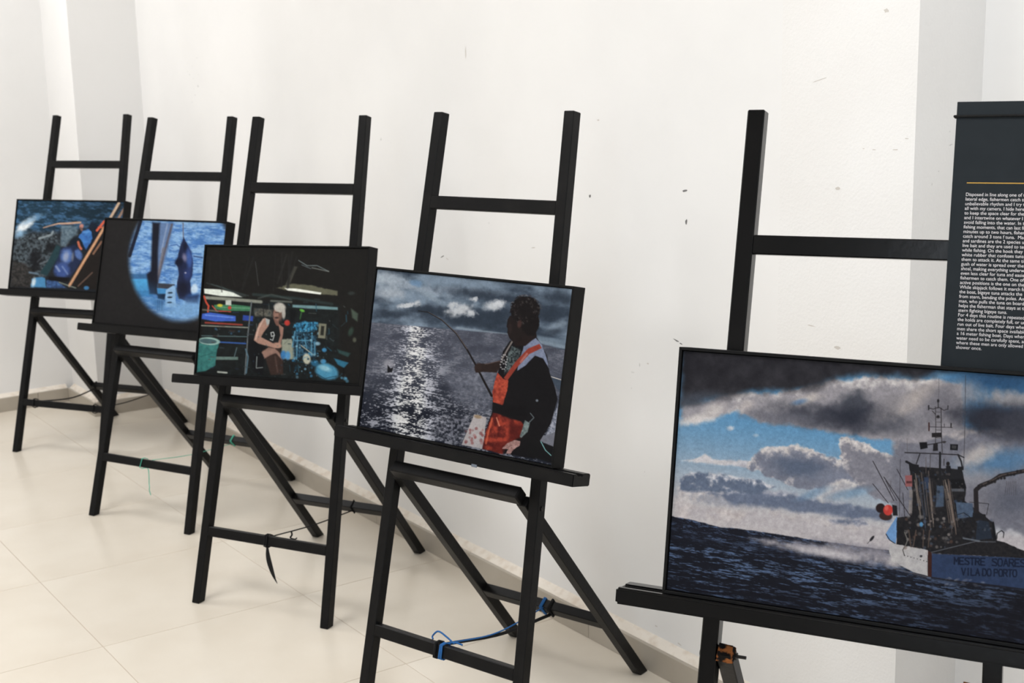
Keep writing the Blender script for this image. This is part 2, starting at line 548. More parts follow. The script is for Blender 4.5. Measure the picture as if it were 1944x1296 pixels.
    if k == 0:
        bm = bmesh.new()
        tube(bm, spline([at_front(-.150, .008), at_front(-.08, -.008).lerp(at_rear(-.17), .45), at_rear(-.165)]), .0032)
        wrap_rear(bm, -.165, .0025)
        wrap_front(bm, -.150, .0028)
        finish('stay_cord', bm, 'black_cord', e, smooth=True)
        bm = bmesh.new()
        tube(bm, spline([at_front(.17, .004), at_front(.17, -.012).lerp(at_rear(.155), .5), at_rear(.155)]), .0024)
        wrap_rear(bm, .155, .0022)
        wrap_front(bm, .17, .0022)
        finish('stay_cord', bm, 'black_cord', e, smooth=True)
    if k == 1:
        bm = bmesh.new()
        wrap_front(bm, -.015, .0016, -.006)
        tube(bm, spline([at_front(-.012, .01), at_front(.03, 0).lerp(at_rear(.03), .45), at_rear(.045)]), .0011)
        wrap_rear(bm, .045, .0022)
        wrap_rear(bm, .048, .002)
        p0 = L(.012, vm - VLH * .55, .004)
        tube(bm, spline([L(-.012, vm - VLH * .6, .005), p0, p0 + Vector((.002, 0, -.03)), p0 + Vector((-.004, .004, -.055)), p0 + Vector((.003, -.002, -.065)), p0 + Vector((-.001, 0, -.078)), p0 + Vector((.004, 0, -.096))]), .0015, 6)
        finish('stay_cord', bm, 'green_cord', e, smooth=True)
    if k == 2:
        bm = bmesh.new()
        wrap_front(bm, .0, .0022)
        wrap_front(bm, .006, .0022)
        a0, a1 = at_front(.004, .012), at_rear(.045)
        tube(bm, spline([a0, a0.lerp(a1, .5) + Vector((0, 0, -.006)), a1]), .0020)
        wrap_rear(bm, .045, .0022)
        kn = a0.lerp(a1, .22) + Vector((0, 0, -.002))
        tube(bm, spline([kn, kn + Vector((.002, 0, -.012)), kn + Vector((-.004, 0, -.022)), kn + Vector((.012, 0, -.024)), kn + Vector((.022, -.004, -.018))]), [.0026] * 17 + [.002] * 16)
        finish('stay_cord', bm, 'black_cord', e, smooth=True)
        # flat ribbon hanging below the rail
        bm = bmesh.new()
        p0 = L(.005, vm - VLH * .5, .006)
        path = spline([p0, p0 + Vector((.001, 0, -.03)), p0 + Vector((.005, .002, -.06)), p0 + Vector((.014, .004, -.092)), p0 + Vector((.025, .004, -.112))], 6)
        n_ = len(path)
        prev = None
        for i, q in enumerate(path):
            f = i / (n_ - 1)
            w = .0035 + .0062 * math.sin(math.pi * min(1, f * 1.15)) if f < .9 else .0035 * (1 - f) / .1 + .0006
            ring = [bm.verts.new(q + Vector((-w, 0, 0))), bm.verts.new(q + Vector((w, -.002, 0))), bm.verts.new(q + Vector((w, -.001, 0))), bm.verts.new(q + Vector((-w, .001, 0)))]
            if prev:
                for j in range(4):
                    bm.faces.new((prev[j], prev[(j + 1) % 4], ring[(j + 1) % 4], ring[j]))
            else:
                bm.faces.new(ring)
            prev = ring
        bm.faces.new(list(reversed(prev)))
        finish('ribbon', bm, 'black_cord', e)
    if k == 3:
        a0, a1 = at_front(-.002, .010), at_rear(.018)
        bm = bmesh.new()
        tube(bm, spline([a0 + Vector((-.012, 0, 0)), a0.lerp(a1, .5) + Vector((.01, 0, -.012)), a1 + Vector((.012, 0, -.006))]), [.0042] * 17)
        wrap_rear(bm, .032, .004)
        wrap_front(bm, -.016, .0036)
        finish('stay_cord', bm, 'black_cord', e, smooth=True)
        bm = bmesh.new()
        wrap_front(bm, .0, .0024, -.002)
        wrap_front(bm, .004, .0022)
        q0 = at_front(.004, .018)
        tube(bm, spline([q0, q0.lerp(a1, .45) + Vector((.006, 0, -.010)), a1 + Vector((-.004, 0, .012))]), .0018)
        wrap_rear(bm, .006, .0024)
        wrap_rear(bm, .010, .0024)
        tube(bm, spline([q0 + Vector((.012, 0, 0)), q0 + Vector((-.012, 0, .012)), q0 + Vector((-.034, -.002, .020)), q0 + Vector((-.050, -.004, .006)), q0 + Vector((-.046, -.008, .0))]), .0021)
        tube(bm, spline([q0 + Vector((-.002, -.004, .0)), q0 + Vector((.014, .004, .002)), q0 + Vector((.030, .008, -.001))]), .0021)
        finish('string', bm, 'blue_cord', e, smooth=True)
    if k == 4:
        bm = bmesh.new()
        tube(bm, spline([at_front(.0, .01), at_front(.0).lerp(at_rear(.0), .5) + Vector((0, 0, -.01)), at_rear(.0)]), .0028)
        wrap_front(bm, 0, .0026)
        wrap_rear(bm, 0, .0026)
        finish('stay_cord', bm, 'black_cord', e, smooth=True)
    return e
for k in range(5):
    make_easel(k)

# ------------------------------------------------------------------ printed pictures
class Noise:
    def __init__(self, seed):
        self.g = np.random.default_rng(seed).random((256, 256)).astype(np.float32)
    def n(self, x, y):
        xi, yi = np.floor(x).astype(int), np.floor(y).astype(int)
        fx, fy = x - xi, y - yi
        fx, fy = fx * fx * (3 - 2 * fx), fy * fy * (3 - 2 * fy)
        g = self.g
        a, b = g[xi & 255, yi & 255], g[(xi + 1) & 255, yi & 255]
        c, d = g[xi & 255, (yi + 1) & 255], g[(xi + 1) & 255, (yi + 1) & 255]
        return (a * (1 - fx) + b * fx) * (1 - fy) + (c * (1 - fx) + d * fx) * fy
    def fbm(self, x, y, o=4):
        s, a, t = 0, .5, 0
        for i in range(o):
            s = s + a * self.n(x * 2 ** i + 17.3 * i, y * 2 ** i + 9.1 * i)
            t += a
            a *= .5
        return s / t

def sm(e0, e1, x):
    t = np.clip((x - e0) / (e1 - e0), 0, 1)
    return t * t * (3 - 2 * t)

class Pic:
    """colours a grid of points; coordinates are those of the surveyed picture, T maps a survey crop onto them"""
    def __init__(self, corners, nx, ny, base, seed=1):
        # corners TL, TR, BR, BL
        A, b = [], []
        for (u, v), (x, y) in zip([(0, 0), (1, 0), (1, 1), (0, 1)], corners):
            A += [[u, v, 1, 0, 0, 0, -u * x, -v * x], [0, 0, 0, u, v, 1, -u * y, -v * y]]
            b += [x, y]
        h = np.linalg.solve(np.array(A, float), np.array(b, float))
        V, U = np.meshgrid(np.linspace(0, 1, ny), np.linspace(0, 1, nx), indexing='ij')
        w = h[6] * U + h[7] * V + 1
        self.X = ((h[0] * U + h[1] * V + h[2]) / w).ravel()
        self.Y = ((h[3] * U + h[4] * V + h[5]) / w).ravel()
        self.C = np.empty((nx * ny, 3), np.float32)
        self.C[:] = base
        self.nx, self.ny = nx, ny
        self.N = Noise(seed)
        self.k, self.o = 1.0, (0, 0)
        self.gs = 1.0
        self.gain = 1.0
    def frame(self, k, ox, oy):
        self.k, self.o = k, (ox, oy)
    def T(self, pts):
        return np.array([(self.o[0] + x / self.k, self.o[1] + y / self.k) for x, y in pts], float)
    def sel(self, x0, x1, y0, y1):
        return np.nonzero((self.X > x0) & (self.X < x1) & (self.Y > y0) & (self.Y < y1))[0]
    def mix(self, i, a, col):
        a = np.clip(a, 0, 1)[:, None]
        self.C[i] = self.C[i] * (1 - a) + np.asarray(col, np.float32) * a
    def rough(self, i, scale, seed, ang=0.0, asp=1.0):
        x, y = self.X[i], self.Y[i]
        c, s = math.cos(ang), math.sin(ang)
        return self.N.fbm((x * c + y * s) / (scale * asp) + seed * 7.7, (-x * s + y * c) / scale + seed * 3.3) - .5
    def sdf(self, i, P):
        x, y = self.X[i], self.Y[i]
        d = np.full(len(i), 1e9)
        ins = np.zeros(len(i), bool)
        n = len(P)
        for a in range(n):
            x0, y0 = P[a]
            x1, y1 = P[(a + 1) % n]
            ex, ey = x1 - x0, y1 - y0
            t = np.clip(((x - x0) * ex + (y - y0) * ey) / (ex * ex + ey * ey + 1e-9), 0, 1)
            d = np.minimum(d, (x - x0 - t * ex) ** 2 + (y - y0 - t * ey) ** 2)
            if ey != 0:
                c = (y0 > y) != (y1 > y)
                ins ^= c & (x < (x1 - x0) * (y - y0) / ey + x0)
        d = np.sqrt(d)
        return np.where(ins, -d, d)
    def poly(self, pts, col, soft=.8, a=1.0, wob=0, ws=12, seed=1, tex=0, ts=6, tcol=None):
        P = self.T(pts)
        m = soft + wob + 2
        i = self.sel(P[:, 0].min() - m, P[:, 0].max() + m, P[:, 1].min() - m, P[:, 1].max() + m)
        if not len(i):
            return
        d = self.sdf(i, P)
        if wob:
            d = d + self.rough(i, ws, seed) * 2 * wob
        al = a * (1 - sm(-soft, soft, d))
        c = np.tile(np.asarray(col, np.float32), (len(i), 1))
        if tex:
            r = np.clip(.5 + self.rough(i, ts, seed + 5) * tex, 0, 1)[:, None]
            c = c * (1 - r) + np.asarray(tcol, np.float32) * r
        al = np.clip(al, 0, 1)[:, None]
        self.C[i] = self.C[i] * (1 - al) + c * al
    def ell(self, cx, cy, rx, ry, col, rot=0, soft=.25, a=1.0, wob=0, ws=12, seed=1):
        """soft as a fraction of the radius"""
        c = self.T([(cx, cy)])[0]
        rx, ry = rx / self.k, ry / self.k
        m = max(rx, ry) * (1 + soft) + wob + 1
        i = self.sel(c[0] - m, c[0] + m, c[1] - m, c[1] + m)
        if not len(i):
            return
        r = math.radians(rot)
        x, y = self.X[i] - c[0], self.Y[i] - c[1]
        x, y = x * math.cos(r) + y * math.sin(r), -x * math.sin(r) + y * math.cos(r)
        d = np.sqrt((x / rx) ** 2 + (y / ry) ** 2)
        if wob:
            d = d + self.rough(i, ws, seed) * 2 * wob / min(rx, ry)
        self.mix(i, a * (1 - sm(1 - soft, 1 + soft, d)), col)
    def line(self, pts, w, col, soft=.6, a=1.0):
        """w: width in picture points, a number or (start, end)"""
        P = self.T(pts)
        w0, w1 = (w, w) if not isinstance(w, tuple) else w
        m = max(w0, w1) / 2 + soft + 1
        n = len(P) - 1
        i = self.sel(P[:, 0].min() - m, P[:, 0].max() + m, P[:, 1].min() - m, P[:, 1].max() + m)
        if not len(i):
            return
        al = np.zeros(len(i))
        for k in range(n):
            (x0, y0), (x1, y1) = P[k], P[k + 1]
            ex, ey = x1 - x0, y1 - y0
            t = np.clip(((self.X[i] - x0) * ex + (self.Y[i] - y0) * ey) / (ex * ex + ey * ey + 1e-9), 0, 1)
            d = np.hypot(self.X[i] - x0 - t * ex, self.Y[i] - y0 - t * ey)
            ww = (w0 + (w1 - w0) * (k + t) / n) / 2
            al = np.maximum(al, 1 - sm(ww - soft, ww + soft, d))
        self.mix(i, al * a, col)
    def speck(self, box_, n, size, cols, seed, a=.9, asp=1.0, rot=0):
        rg = random.Random(seed)
        for _ in range(n):
            x, y = rg.uniform(box_[0], box_[2]), rg.uniform(box_[1], box_[3])
            s = rg.uniform(size[0], size[1])
            self.ell(x, y, s * asp, s, rg.choice(cols), rot + rg.uniform(-30, 30), .5, a * rg.uniform(.5, 1))

GLYPH = {'M': [[(0, 1), (0, 0), (.5, .6), (1, 0), (1, 1)]], 'E': [[(1, 0), (0, 0), (0, 1), (1, 1)], [(0, .5), (.8, .5)]],
         'S': [[(1, .1), (.8, 0), (.1, .05), (0, .3), (.9, .6), (1, .85), (.8, 1), (0, .92)]], 'T': [[(0, 0), (1, 0)], [(.5, 0), (.5, 1)]],
         'R': [[(0, 1), (0, 0), (.8, 0), (1, .25), (.8, .5), (0, .5)], [(.5, .5), (1, 1)]], 'O': [[(.2, 0), (.8, 0), (1, .3), (1, .7), (.8, 1), (.2, 1), (0, .7), (0, .3), (.2, 0)]],
         'A': [[(0, 1), (.5, 0), (1, 1)], [(.22, .65), (.78, .65)]], 'V': [[(0, 0), (.5, 1), (1, 0)]], 'I': [[(.5, 0), (.5, 1)]],
         'L': [[(0, 0), (0, 1), (1, 1)]], 'D': [[(0, 0), (.7, 0), (1, .3), (1, .7), (.7, 1), (0, 1), (0, 0)]], 'P': [[(0, 1), (0, 0), (.8, 0), (1, .25), (.8, .5), (0, .5)]]}

def lettering(p, text, x, y, w, h, gap, slope, col, lw):
    for ch in text:
        if ch != ' ':
            for st in GLYPH[ch]:
                p.line([(x + q[0] * w, y + q[1] * h + slope * (x + q[0] * w)) for q in st], lw, col, .5)
        x += (w + gap) if ch != ' ' else gap * 2.2

def sea(p, i, dark, light, scale, asp, ang, seed, lo=.05, hi=.3, amt=1.0):
    r = p.rough(i, scale, seed, ang, asp)
    r2 = p.rough(i, scale * 3.2, seed + 3, ang, asp)
    r3 = p.rough(i, scale * .45, seed + 9, ang, asp * .8)
    t = sm(lo, hi, r * .7 + r2 * .6 + r3 * .5 + .05) * amt
    c = np.asarray(dark, np.float32) * (1 - t[:, None]) + np.asarray(light, np.float32) * t[:, None]
    return c

def pic_net():                            # men in blue hauling fish beside the foaming sea
    p = Pic([(31.4, 378.8), (236, 381), (221.5, 558), (16.2, 547.6)], 250, 180, (40, 52, 64), 11)
    p.frame(6.82, 0, 370)
    X, Y = p.X, p.Y
    i = np.arange(len(X))
    p.C[:] = sea(p, i, (34, 60, 80), (70, 118, 165), 4, 3.2, .1, 1, -.1, .25)
    f = sm(60, 200, X)[:, None]
    p.C = p.C * (1 - .25 * f)
    i = p.sel(0, 300, 428, 600)
    p.mix(i, sm(432, 452, p.Y[i] - (p.X[i] - 30) * -.07 + p.rough(i, 9, 3) * 14), (38, 41, 46))
    p.poly([(160, 560), (420, 480), (720, 480), (760, 640), (560, 1080), (120, 1200)], (34, 38, 42), 5, .9, 5, 10, 4, 2.6, 3.2, (92, 106, 116))
    p.poly([(140, 830), (420, 960), (440, 1200), (110, 1210)], (36, 35, 35), 5, .9, 4, 10, 6, 1.8, 3, (74, 70, 68))
    p.ell(300, 390, 140, 50, (236, 244, 250), -38, .7, 1, 3, 6, 2)
    p.ell(240, 505, 70, 45, (150, 195, 232), -20, .7, .9, 3, 6, 3)
    p.ell(420, 300, 130, 30, (120, 165, 205), -25, .8, .6, 3, 6, 5)
    for cx, cy, rx, ry in ((450, 830, 90, 110), (650, 680, 75, 60), (440, 950, 60, 45)):
        p.ell(cx, cy, rx, ry, (28, 29, 33), 0, .4, .85, 2, 5, 4)
    for pts in ([(370, 760), (410, 680), (500, 650), (570, 700)], [(190, 740), (230, 860), (330, 880)], [(470, 870), (540, 800), (620, 780)], [(280, 700), (380, 650), (520, 640)]):
        p.line(pts, 1.6, (96, 108, 116), 1, .6)
    p.line([(490, 560), (560, 540), (650, 510), (670, 470)], 4, (150, 165, 172), 1.4, .9)
    p.line([(510, 895), (600, 860)], 3.4, (110, 122, 130), 1.2, .8)
    p.line([(370, 1010), (480, 1030)], 3.5, (120, 150, 175), 1.5, .8)
    p.poly([(780, 390), (1000, 390), (990, 500), (880, 600), (850, 680), (775, 670)], (84, 108, 126), 3, .85, 3, 8, 8, 2, 4, (128, 152, 168))
    p.poly([(900, 590), (1010, 520), (1030, 700), (900, 720)], (26, 38, 52), 2, .9)
    p.line([(545, 418), (640, 388), (740, 362), (880, 356), (1030, 345)], (1.4, 3.6), (214, 172, 142), .7)
    p.line([(780, 372), (940, 366)], 1.2, (150, 120, 120), .7)
    p.ell(1045, 395, 26, 32, (196, 130, 118), 20, .4)
    p.line([(1035, 420), (1055, 450)], 4, (120, 90, 84), 1)
    p.poly([(1180, 330), (1340, 420), (1220, 640), (1130, 720), (1060, 720), (1020, 600)], (26, 34, 50), 2, .9)
    p.poly([(1008, 540), (1060, 455), (1140, 430), (1180, 470), (1190, 560), (1110, 705), (1075, 650), (1045, 570)], (66, 132, 214), 1.2, 1, 1.5, 5, 3, 2, 5, (52, 104, 184))
    p.ell(1110, 470, 50, 16, (100, 165, 235), -10, .5, .7)
    p.line([(1005, 605), (1020, 660), (1045, 695)], 4.2, (214, 112, 82), .9)
    p.poly([(760, 690), (960, 640), (1060, 760), (1040, 880), (900, 1080), (700, 1060), (690, 930)], (38, 50, 86), 2.5, .9)
    p.ell(855, 790, 78, 100, (82, 114, 182), 5, .35, 1, 2, 5, 6)
    p.ell(845, 800, 34, 62, (165, 176, 205), 10, .7, .85)
    p.ell(935, 800, 16, 60, (150, 150, 150), 5, .5, .5)
    p.ell(1010, 770, 40, 70, (86, 120, 190), -20, .4, .9, 2, 5, 2)
    p.ell(795, 975, 100, 95, (62, 88, 156), 0, .35, 1, 2.5, 5, 7)
    p.line([(720, 930), (760, 990)], 4, (150, 170, 215), 1.4, .8)
    p.line([(800, 930), (870, 1030)], 3, (120, 145, 200), 1.3, .8)
    p.poly([(720, 640), (775, 665), (745, 800), (600, 1055), (505, 1020), (620, 840)], (38, 66, 74), 1.4)
    p.poly([(1360, 480), (1500, 560), (1500, 1260), (930, 1210), (1040, 960)], (38, 34, 33), 1.6)
    p.poly([(620, 1060), (900, 1080), (880, 1130), (620, 1120)], (25, 24, 27), 2)
    p.line([(1535, 85), (1415, 300)], 5, (214, 182, 152), .9)
    p.line([(1605, 160), (1505, 330)], 4.6, (160, 128, 110), 1.2)
    p.line([(1560, 110), (1440, 330)], 5, (44, 42, 42), 1.2, .8)
    p.line([(1345, 330), (1250, 450)], 4.2, (228, 96, 64), .9)
    p.line([(1270, 410), (1330, 410)], 3, (226, 100, 70), .9)
    p.line([(1400, 330), (1320, 450), (895, 1185)], 5.2, (206, 146, 104), .8)
    p.line([(1385, 340), (890, 1190)], 1.4, (232, 190, 150), .6, .8)
    p.line([(1310, 600), (1205, 760)], 3.6, (150, 108, 86), 1)
    p.line([(1195, 1010), (1010, 1190)], 2.2, (112, 88, 76), 1)
    p.poly([(385, 1205), (405, 1095), (470, 1075), (570, 1080), (590, 1210)], (74, 146, 202), 1.4, 1, 1.5, 5, 2)
    p.ell(425, 1140, 25, 55, (222, 238, 246), 12, .6, .9)
    p.poly([(590, 1110), (740, 1130), (860, 1215), (590, 1215)], (44, 66, 112), 1.6, 1, 1, 4, 3, 2, 3, (70, 110, 170))
    p.line([(760, 1140), (900, 1190), (980, 1215)], 1.5, (150, 162, 150), .8)
    p.ell(1120, 1215, 34, 24, (62, 128, 186), 0, .3)
    p.poly([(1600, 90), (1720, 90), (1720, 330), (1580, 330)], (36, 34, 35), 1.5, .9)
    return p

def pic_porthole():                       # tuna hanging on a hook, seen through a round opening
    p = Pic([(198.3, 414), (431, 420.7), (405, 636), (174.6, 613.3)], 270, 220, (37, 36, 37), 21)
    p.frame(5.514, 170, 405)
    i = np.arange(len(p.X))
    c = sea(p, i, (68, 122, 198), (142, 188, 236), 2.8, 4.2, .06, 2, -.25, .30)
    ins = p.T([(950, 480)])[0]
    rx, ry = 575 / 5.514, 690 / 5.514
    d = np.sqrt(((p.X - ins[0]) / rx) ** 2 + ((p.Y - ins[1]) / ry) ** 2)
    a = 1 - sm(.90, 1.03, d)
    base = p.C.copy()
    p.C = c.astype(np.float32)
    p.poly([(395, 630), (600, 640), (600, 690), (405, 690)], (52, 104, 160), 2, .9)
    p.poly([(405, 690), (612, 690), (600, 820), (455, 820)], (72, 166, 228), 1.2)
    p.poly([(455, 815), (620, 815), (640, 870), (500, 880)], (56, 130, 188), 2)
    p.line([(515, 70), (400, 440)], 6.5, (28, 34, 56), .9)
    p.line([(440, 70), (420, 250)], 4, (64, 120, 200), 1.5, .7)
    p.line([(385, 130), (385, 240)], 3, (120, 110, 100), 1.2, .7)
    p.poly([(720, 85), (870, 92), (800, 400), (700, 745), (660, 745), (690, 400)], (98, 128, 176), 2)
    p.line([(850, 100), (770, 400), (690, 730)], 4, (92, 84, 92), 1.5, .8)
    p.line([(800, 100), (735, 400)], 3, (150, 170, 205), 1.5, .7)
    p.line([(760, 360), (700, 640)], 4, (128, 118, 120), 1.6, .7)
    p.poly([(640, 80), (722, 84), (700, 400), (700, 860), (610, 850), (580, 640), (625, 600)], (28, 30, 44), 3)
    p.line([(968, 85), (972, 250)], 1.6, (110, 96, 98), .6)
    p.poly([(975, 240), (1010, 300), (1060, 400), (1078, 510), (1070, 640), (1045, 720), (1065, 860), (1010, 935), (925, 900), (900, 830), (908, 720), (922, 640), (912, 560), (880, 520), (905, 470), (930, 370), (950, 300)], (34, 42, 76), 1.4, 1, 1, 4, 3)
    p.ell(1035, 470, 32, 110, (60, 96, 176), -4, .6, .9)
    p.ell(985, 460, 22, 42, (138, 136, 172), -10, .7, .8)
    p.ell(1020, 640, 40, 60, (48, 66, 128), 0, .6, .8)
    p.ell(990, 340, 20, 40, (24, 28, 48), 0, .6, .8)
    p.ell(925, 510, 40, 40, (22, 26, 46), 0, .6, .9)
    p.ell(995, 625, 10, 8, (190, 190, 215), 0, .6, .9)
    p.ell(965, 790, 50, 70, (26, 28, 44), 0, .6, .8)
    p.line([(835, 330), (900, 320), (935, 345)], 2.2, (50, 90, 160), 1, .9)
    p.line([(830, 380), (880, 395), (920, 380)], 1.6, (60, 100, 170), 1, .8)
    p.line([(1085, 445), (1175, 460)], 2.5, (28, 52, 110), 1.1, .9)
    p.line([(800, 540), (880, 550)], 3, (44, 92, 168), 1.5, .8)
    p.poly([(700, 735), (880, 748), (865, 800), (700, 790)], (62, 66, 78), 1)
    p.poly([(690, 790), (800, 800), (790, 860), (700, 850)], (64, 142, 206), 1)
    p.poly([(690, 850), (790, 850), (770, 920), (700, 900)], (26, 44, 70), 2)
    p.poly([(785, 810), (865, 760), (885, 775), (890, 930), (905, 1000), (775, 990)], (142, 188, 234), 1)
    for cx, cy in ((832, 840), (828, 888), (825, 944)):
        p.ell(cx, cy, 27, 9, (24, 34, 48), -3, .3)
    p.line([(895, 790), (930, 910)], 1.2, (70, 90, 90), .8)
    p.ell(1090, 800, 36, 55, (196, 222, 246), 10, .4)
    p.ell(1080, 900, 70, 50, (52, 110, 190), 0, .6, .8)
    p.poly([(1010, 880), (1140, 860), (1130, 960), (1000, 950)], (30, 44, 84), 4, .9)
    p.poly([(640, 900), (780, 920), (770, 1060), (660, 1000)], (62, 114, 170), 6, .8)
    for x in (700, 720, 745):
        p.line([(x, 920), (x - 4, 1030)], 1.3, (40, 76, 124), 1, .7)
    p.ell(1010, 1030, 260, 95, (118, 170, 224), -6, .8, .95)
    p.ell(560, 880, 120, 120, (60, 130, 200), 30, .9, .5)
    p.C = base * (1 - a[:, None]) + p.C * a[:, None]
    i = p.sel(398, 470, 405, 660)
    return p

def pic_engine():                         # man seated in a dim engine room
    p = Pic([(387.4, 464), (700.5, 468.4), (684, 729), (366.4, 709)], 330, 265, (33, 32, 31), 31)
    p.frame(4.05, 340, 440)
    p.poly([(190, 480), (700, 520), (1240, 560), (1240, 1160), (120, 1100)], (26, 28, 29), 6, .8, 0, 8, 3, 1.4, 6, (34, 42, 44))
    p.line([(575, 215), (600, 400)], 1.2, (84, 88, 88), 1, .7)
    p.line([(820, 160), (750, 380)], 3, (48, 48, 47), 2, .8)
    p.poly([(880, 250), (905, 255), (835, 415), (800, 415)], (66, 66, 60), 1.6)
    p.line([(915, 205), (980, 245), (1060, 245), (1150, 290)], 1.6, (104, 116, 118), .8)
    p.line([(940, 240), (1010, 268)], 1.4, (88, 100, 104), .9)
    p.line([(1020, 262), (1150, 290)], 2, (120, 126, 120), .9, .8)
    p.poly([(740, 420), (860, 385), (1000, 395), (1220, 445), (1220, 475), (1090, 468), (820, 436)], (104, 104, 84), 1.6, .95, 1.5, 6, 2)
    p.poly([(805, 420), (900, 424), (1095, 455), (1090, 470), (830, 438)], (244, 248, 238), 1)
    for k in range(4):
        p.line([(190 + 40 * k, 380 + 10 * k), (520 - 20 * k, 480 + 4 * k)], 1.8, (72, 86, 86), 1.4, .6)
    p.poly([(170, 425), (310, 432), (400, 455), (470, 490), (300, 482), (172, 462)], (232, 240, 230), 1.2)
    p.line([(180, 495), (350, 505), (620, 528)], 6, (138, 142, 130), 1.6)
    p.line([(560, 470), (900, 500), (1180, 545)], 5, (48, 62, 62), 2.4, .8)
    p.line([(600, 500), (700, 470), (860, 510)], 2.5, (84, 96, 92), 2, .6)
    p.line([(700, 520), (860, 528)], 3, (132, 140, 128), 2, .7)
    p.poly([(870, 550), (1100, 560), (1225, 570), (1225, 590), (1000, 580), (870, 570)], (108, 146, 152), 1.4)
    p.poly([(250, 552), (400, 548), (540, 565), (540, 600), (330, 598), (248, 585)], (62, 124, 88), 1.2)
    p.line([(300, 570), (530, 578)], 1.6, (122, 176, 138), 1, .7)
    p.ell(295, 556, 22, 12, (206, 196, 60), 0, .4)
    p.poly([(340, 515), (385, 515), (385, 555), (340, 552)], (196, 204, 196), 1)
    p.ell(372, 575, 14, 14, (190, 60, 52), 0, .4)
    p.line([(170, 485), (185, 530), (205, 560), (200, 605)], 3.4, (206, 76, 56), .9)
    p.line([(235, 560), (270, 600), (380, 605)], 2.2, (190, 78, 64), .9)
    p.line([(160, 590), (280, 602)], 3, (120, 116, 104), 1.5, .8)
    p.poly([(155, 622), (220, 612), (420, 640), (420, 680), (260, 682), (150, 662)], (58, 96, 204), 1.2)
    p.line([(180, 632), (400, 652)], 2, (118, 158, 240), 1.2, .8)
    p.poly([(480, 632), (560, 640), (556, 680), (475, 672)], (44, 72, 168), 1.4)
    p.line([(180, 692), (330, 700), (470, 708)], 3, (190, 72, 58), 1.2, .8)
    p.line([(150, 715), (520, 730)], 2, (146, 150, 138), .9)
    p.line([(150, 795), (510, 802)], 1.6, (84, 108, 112), .9)
    p.line([(290, 845), (500, 856)], 2.6, (52, 92, 168), 1)
    p.line([(545, 530), (520, 760), (495, 1100)], 2.4, (100, 108, 112), .8)
    p.speck((230, 740, 480, 790), 8, (4, 10), [(60, 110, 150), (90, 100, 100)], 5, .6)
    p.poly([(260, 960), (440, 962), (440, 985), (260, 985)], (98, 122, 116), 1)
    p.line([(430, 890), (410, 960)], 1.6, (88, 110, 116), .8)
    p.line([(500, 900), (520, 960), (505, 1090)], 2.4, (84, 116, 134), 1.1)
    p.poly([(128, 850), (205, 870), (288, 830), (284, 880), (272, 905), (258, 1030), (180, 1075), (112, 1085)], (62, 138, 132), 1.2, 1, .6, 6, 3, 1.4, 5, (46, 104, 104))
    p.line([(140, 960), (265, 925)], 1, (40, 92, 92), .8)
    p.ell(210, 838, 86, 30, (148, 186, 178), 4, .12)
    p.ell(200, 838, 70, 20, (70, 98, 104), 4, .15)
    p.line([(280, 1082), (350, 1088)], 3.2, (176, 182, 172), .9)
    # bright clutter behind the man
    p.poly([(565, 575), (710, 590), (710, 645), (570, 640)], (112, 110, 100), 2.5, .9, 1, 5, 2, 2, 3, (66, 66, 62))
    p.line([(640, 570), (640, 640)], 1.6, (40, 40, 40), .8)
    p.poly([(785, 820), (865, 818), (900, 910), (890, 980), (790, 975)], (150, 156, 138), 2, .95, 1, 5, 4)
    rg = random.Random(21)
    for _ in range(70):
        x, y, a = rg.uniform(560, 1310), rg.uniform(500, 1110), rg.choice([0.06, 0.06, 1.5, 1.5, .7, 2.4])
        L_ = rg.uniform(10, 60)
        p.line([(x, y), (x + L_ * math.cos(a), y + L_ * math.sin(a))], rg.uniform(.8, 2.4), rg.choice([(62, 76, 80), (44, 60, 66), (84, 92, 88), (30, 44, 54), (20, 22, 23), (40, 84, 104)]), .8, .7)
    for _ in range(22):
        x, y = rg.uniform(150, 520), rg.uniform(600, 1060)
        p.line([(x, y), (x + rg.uniform(8, 50), y + rg.uniform(-3, 6))], rg.uniform(.8, 2.2), rg.choice([(60, 70, 76), (90, 60, 54), (46, 66, 104), (18, 19, 20)]), .8, .7)
    for _ in range(10):
        x = rg.uniform(200, 1200)
        p.line([(x, 140 + rg.uniform(0, 60)), (x + rg.uniform(-90, 90), 400 + rg.uniform(0, 60))], rg.uniform(1, 4), (42, 42, 42), 1.6, .6)
    # seated man
    p.poly([(520, 800), (600, 850), (660, 900), (640, 1110), (560, 1080), (530, 930)], (24, 25, 28), 2.5)
    p.poly([(630, 910), (700, 880), (770, 900), (795, 960), (800, 1100), (700, 1105), (660, 980)], (58, 44, 40), 1.6)
    p.poly([(628, 925), (680, 885), (735, 895), (770, 930), (790, 985), (740, 930), (690, 950), (650, 975)], (146, 112, 100), 1.4, 1, .6, 4, 2)
    p.poly([(655, 690), (715, 670), (785, 700), (800, 745), (785, 830), (735, 855), (655, 850), (640, 780)], (30, 33, 35), 1.2)
    p.poly([(650, 652), (690, 672), (682, 715), (640, 770), (622, 805), (735, 862), (765, 850), (780, 880), (730, 892), (600, 855), (565, 830), (580, 770), (605, 700)], (170, 130, 114), 1.2)
    p.line([(640, 665), (600, 740), (580, 820)], 3.2, (206, 172, 156), 1.4, .8)
    p.poly([(655, 655), (690, 668), (685, 700), (668, 715)], (160, 166, 164), 1.2)
    p.poly([(760, 700), (800, 730), (795, 790), (775, 870), (755, 860), (775, 790)], (156, 116, 102), 1.2)
    p.ell(750, 870, 36, 22, (176, 134, 116), 10, .3)
    p.poly([(715, 650), (760, 660), (765, 720), (742, 712), (730, 690)], (120, 84, 74), 1.2)
    p.ell(752, 625, 36, 50, (150, 112, 98), -4, .25)
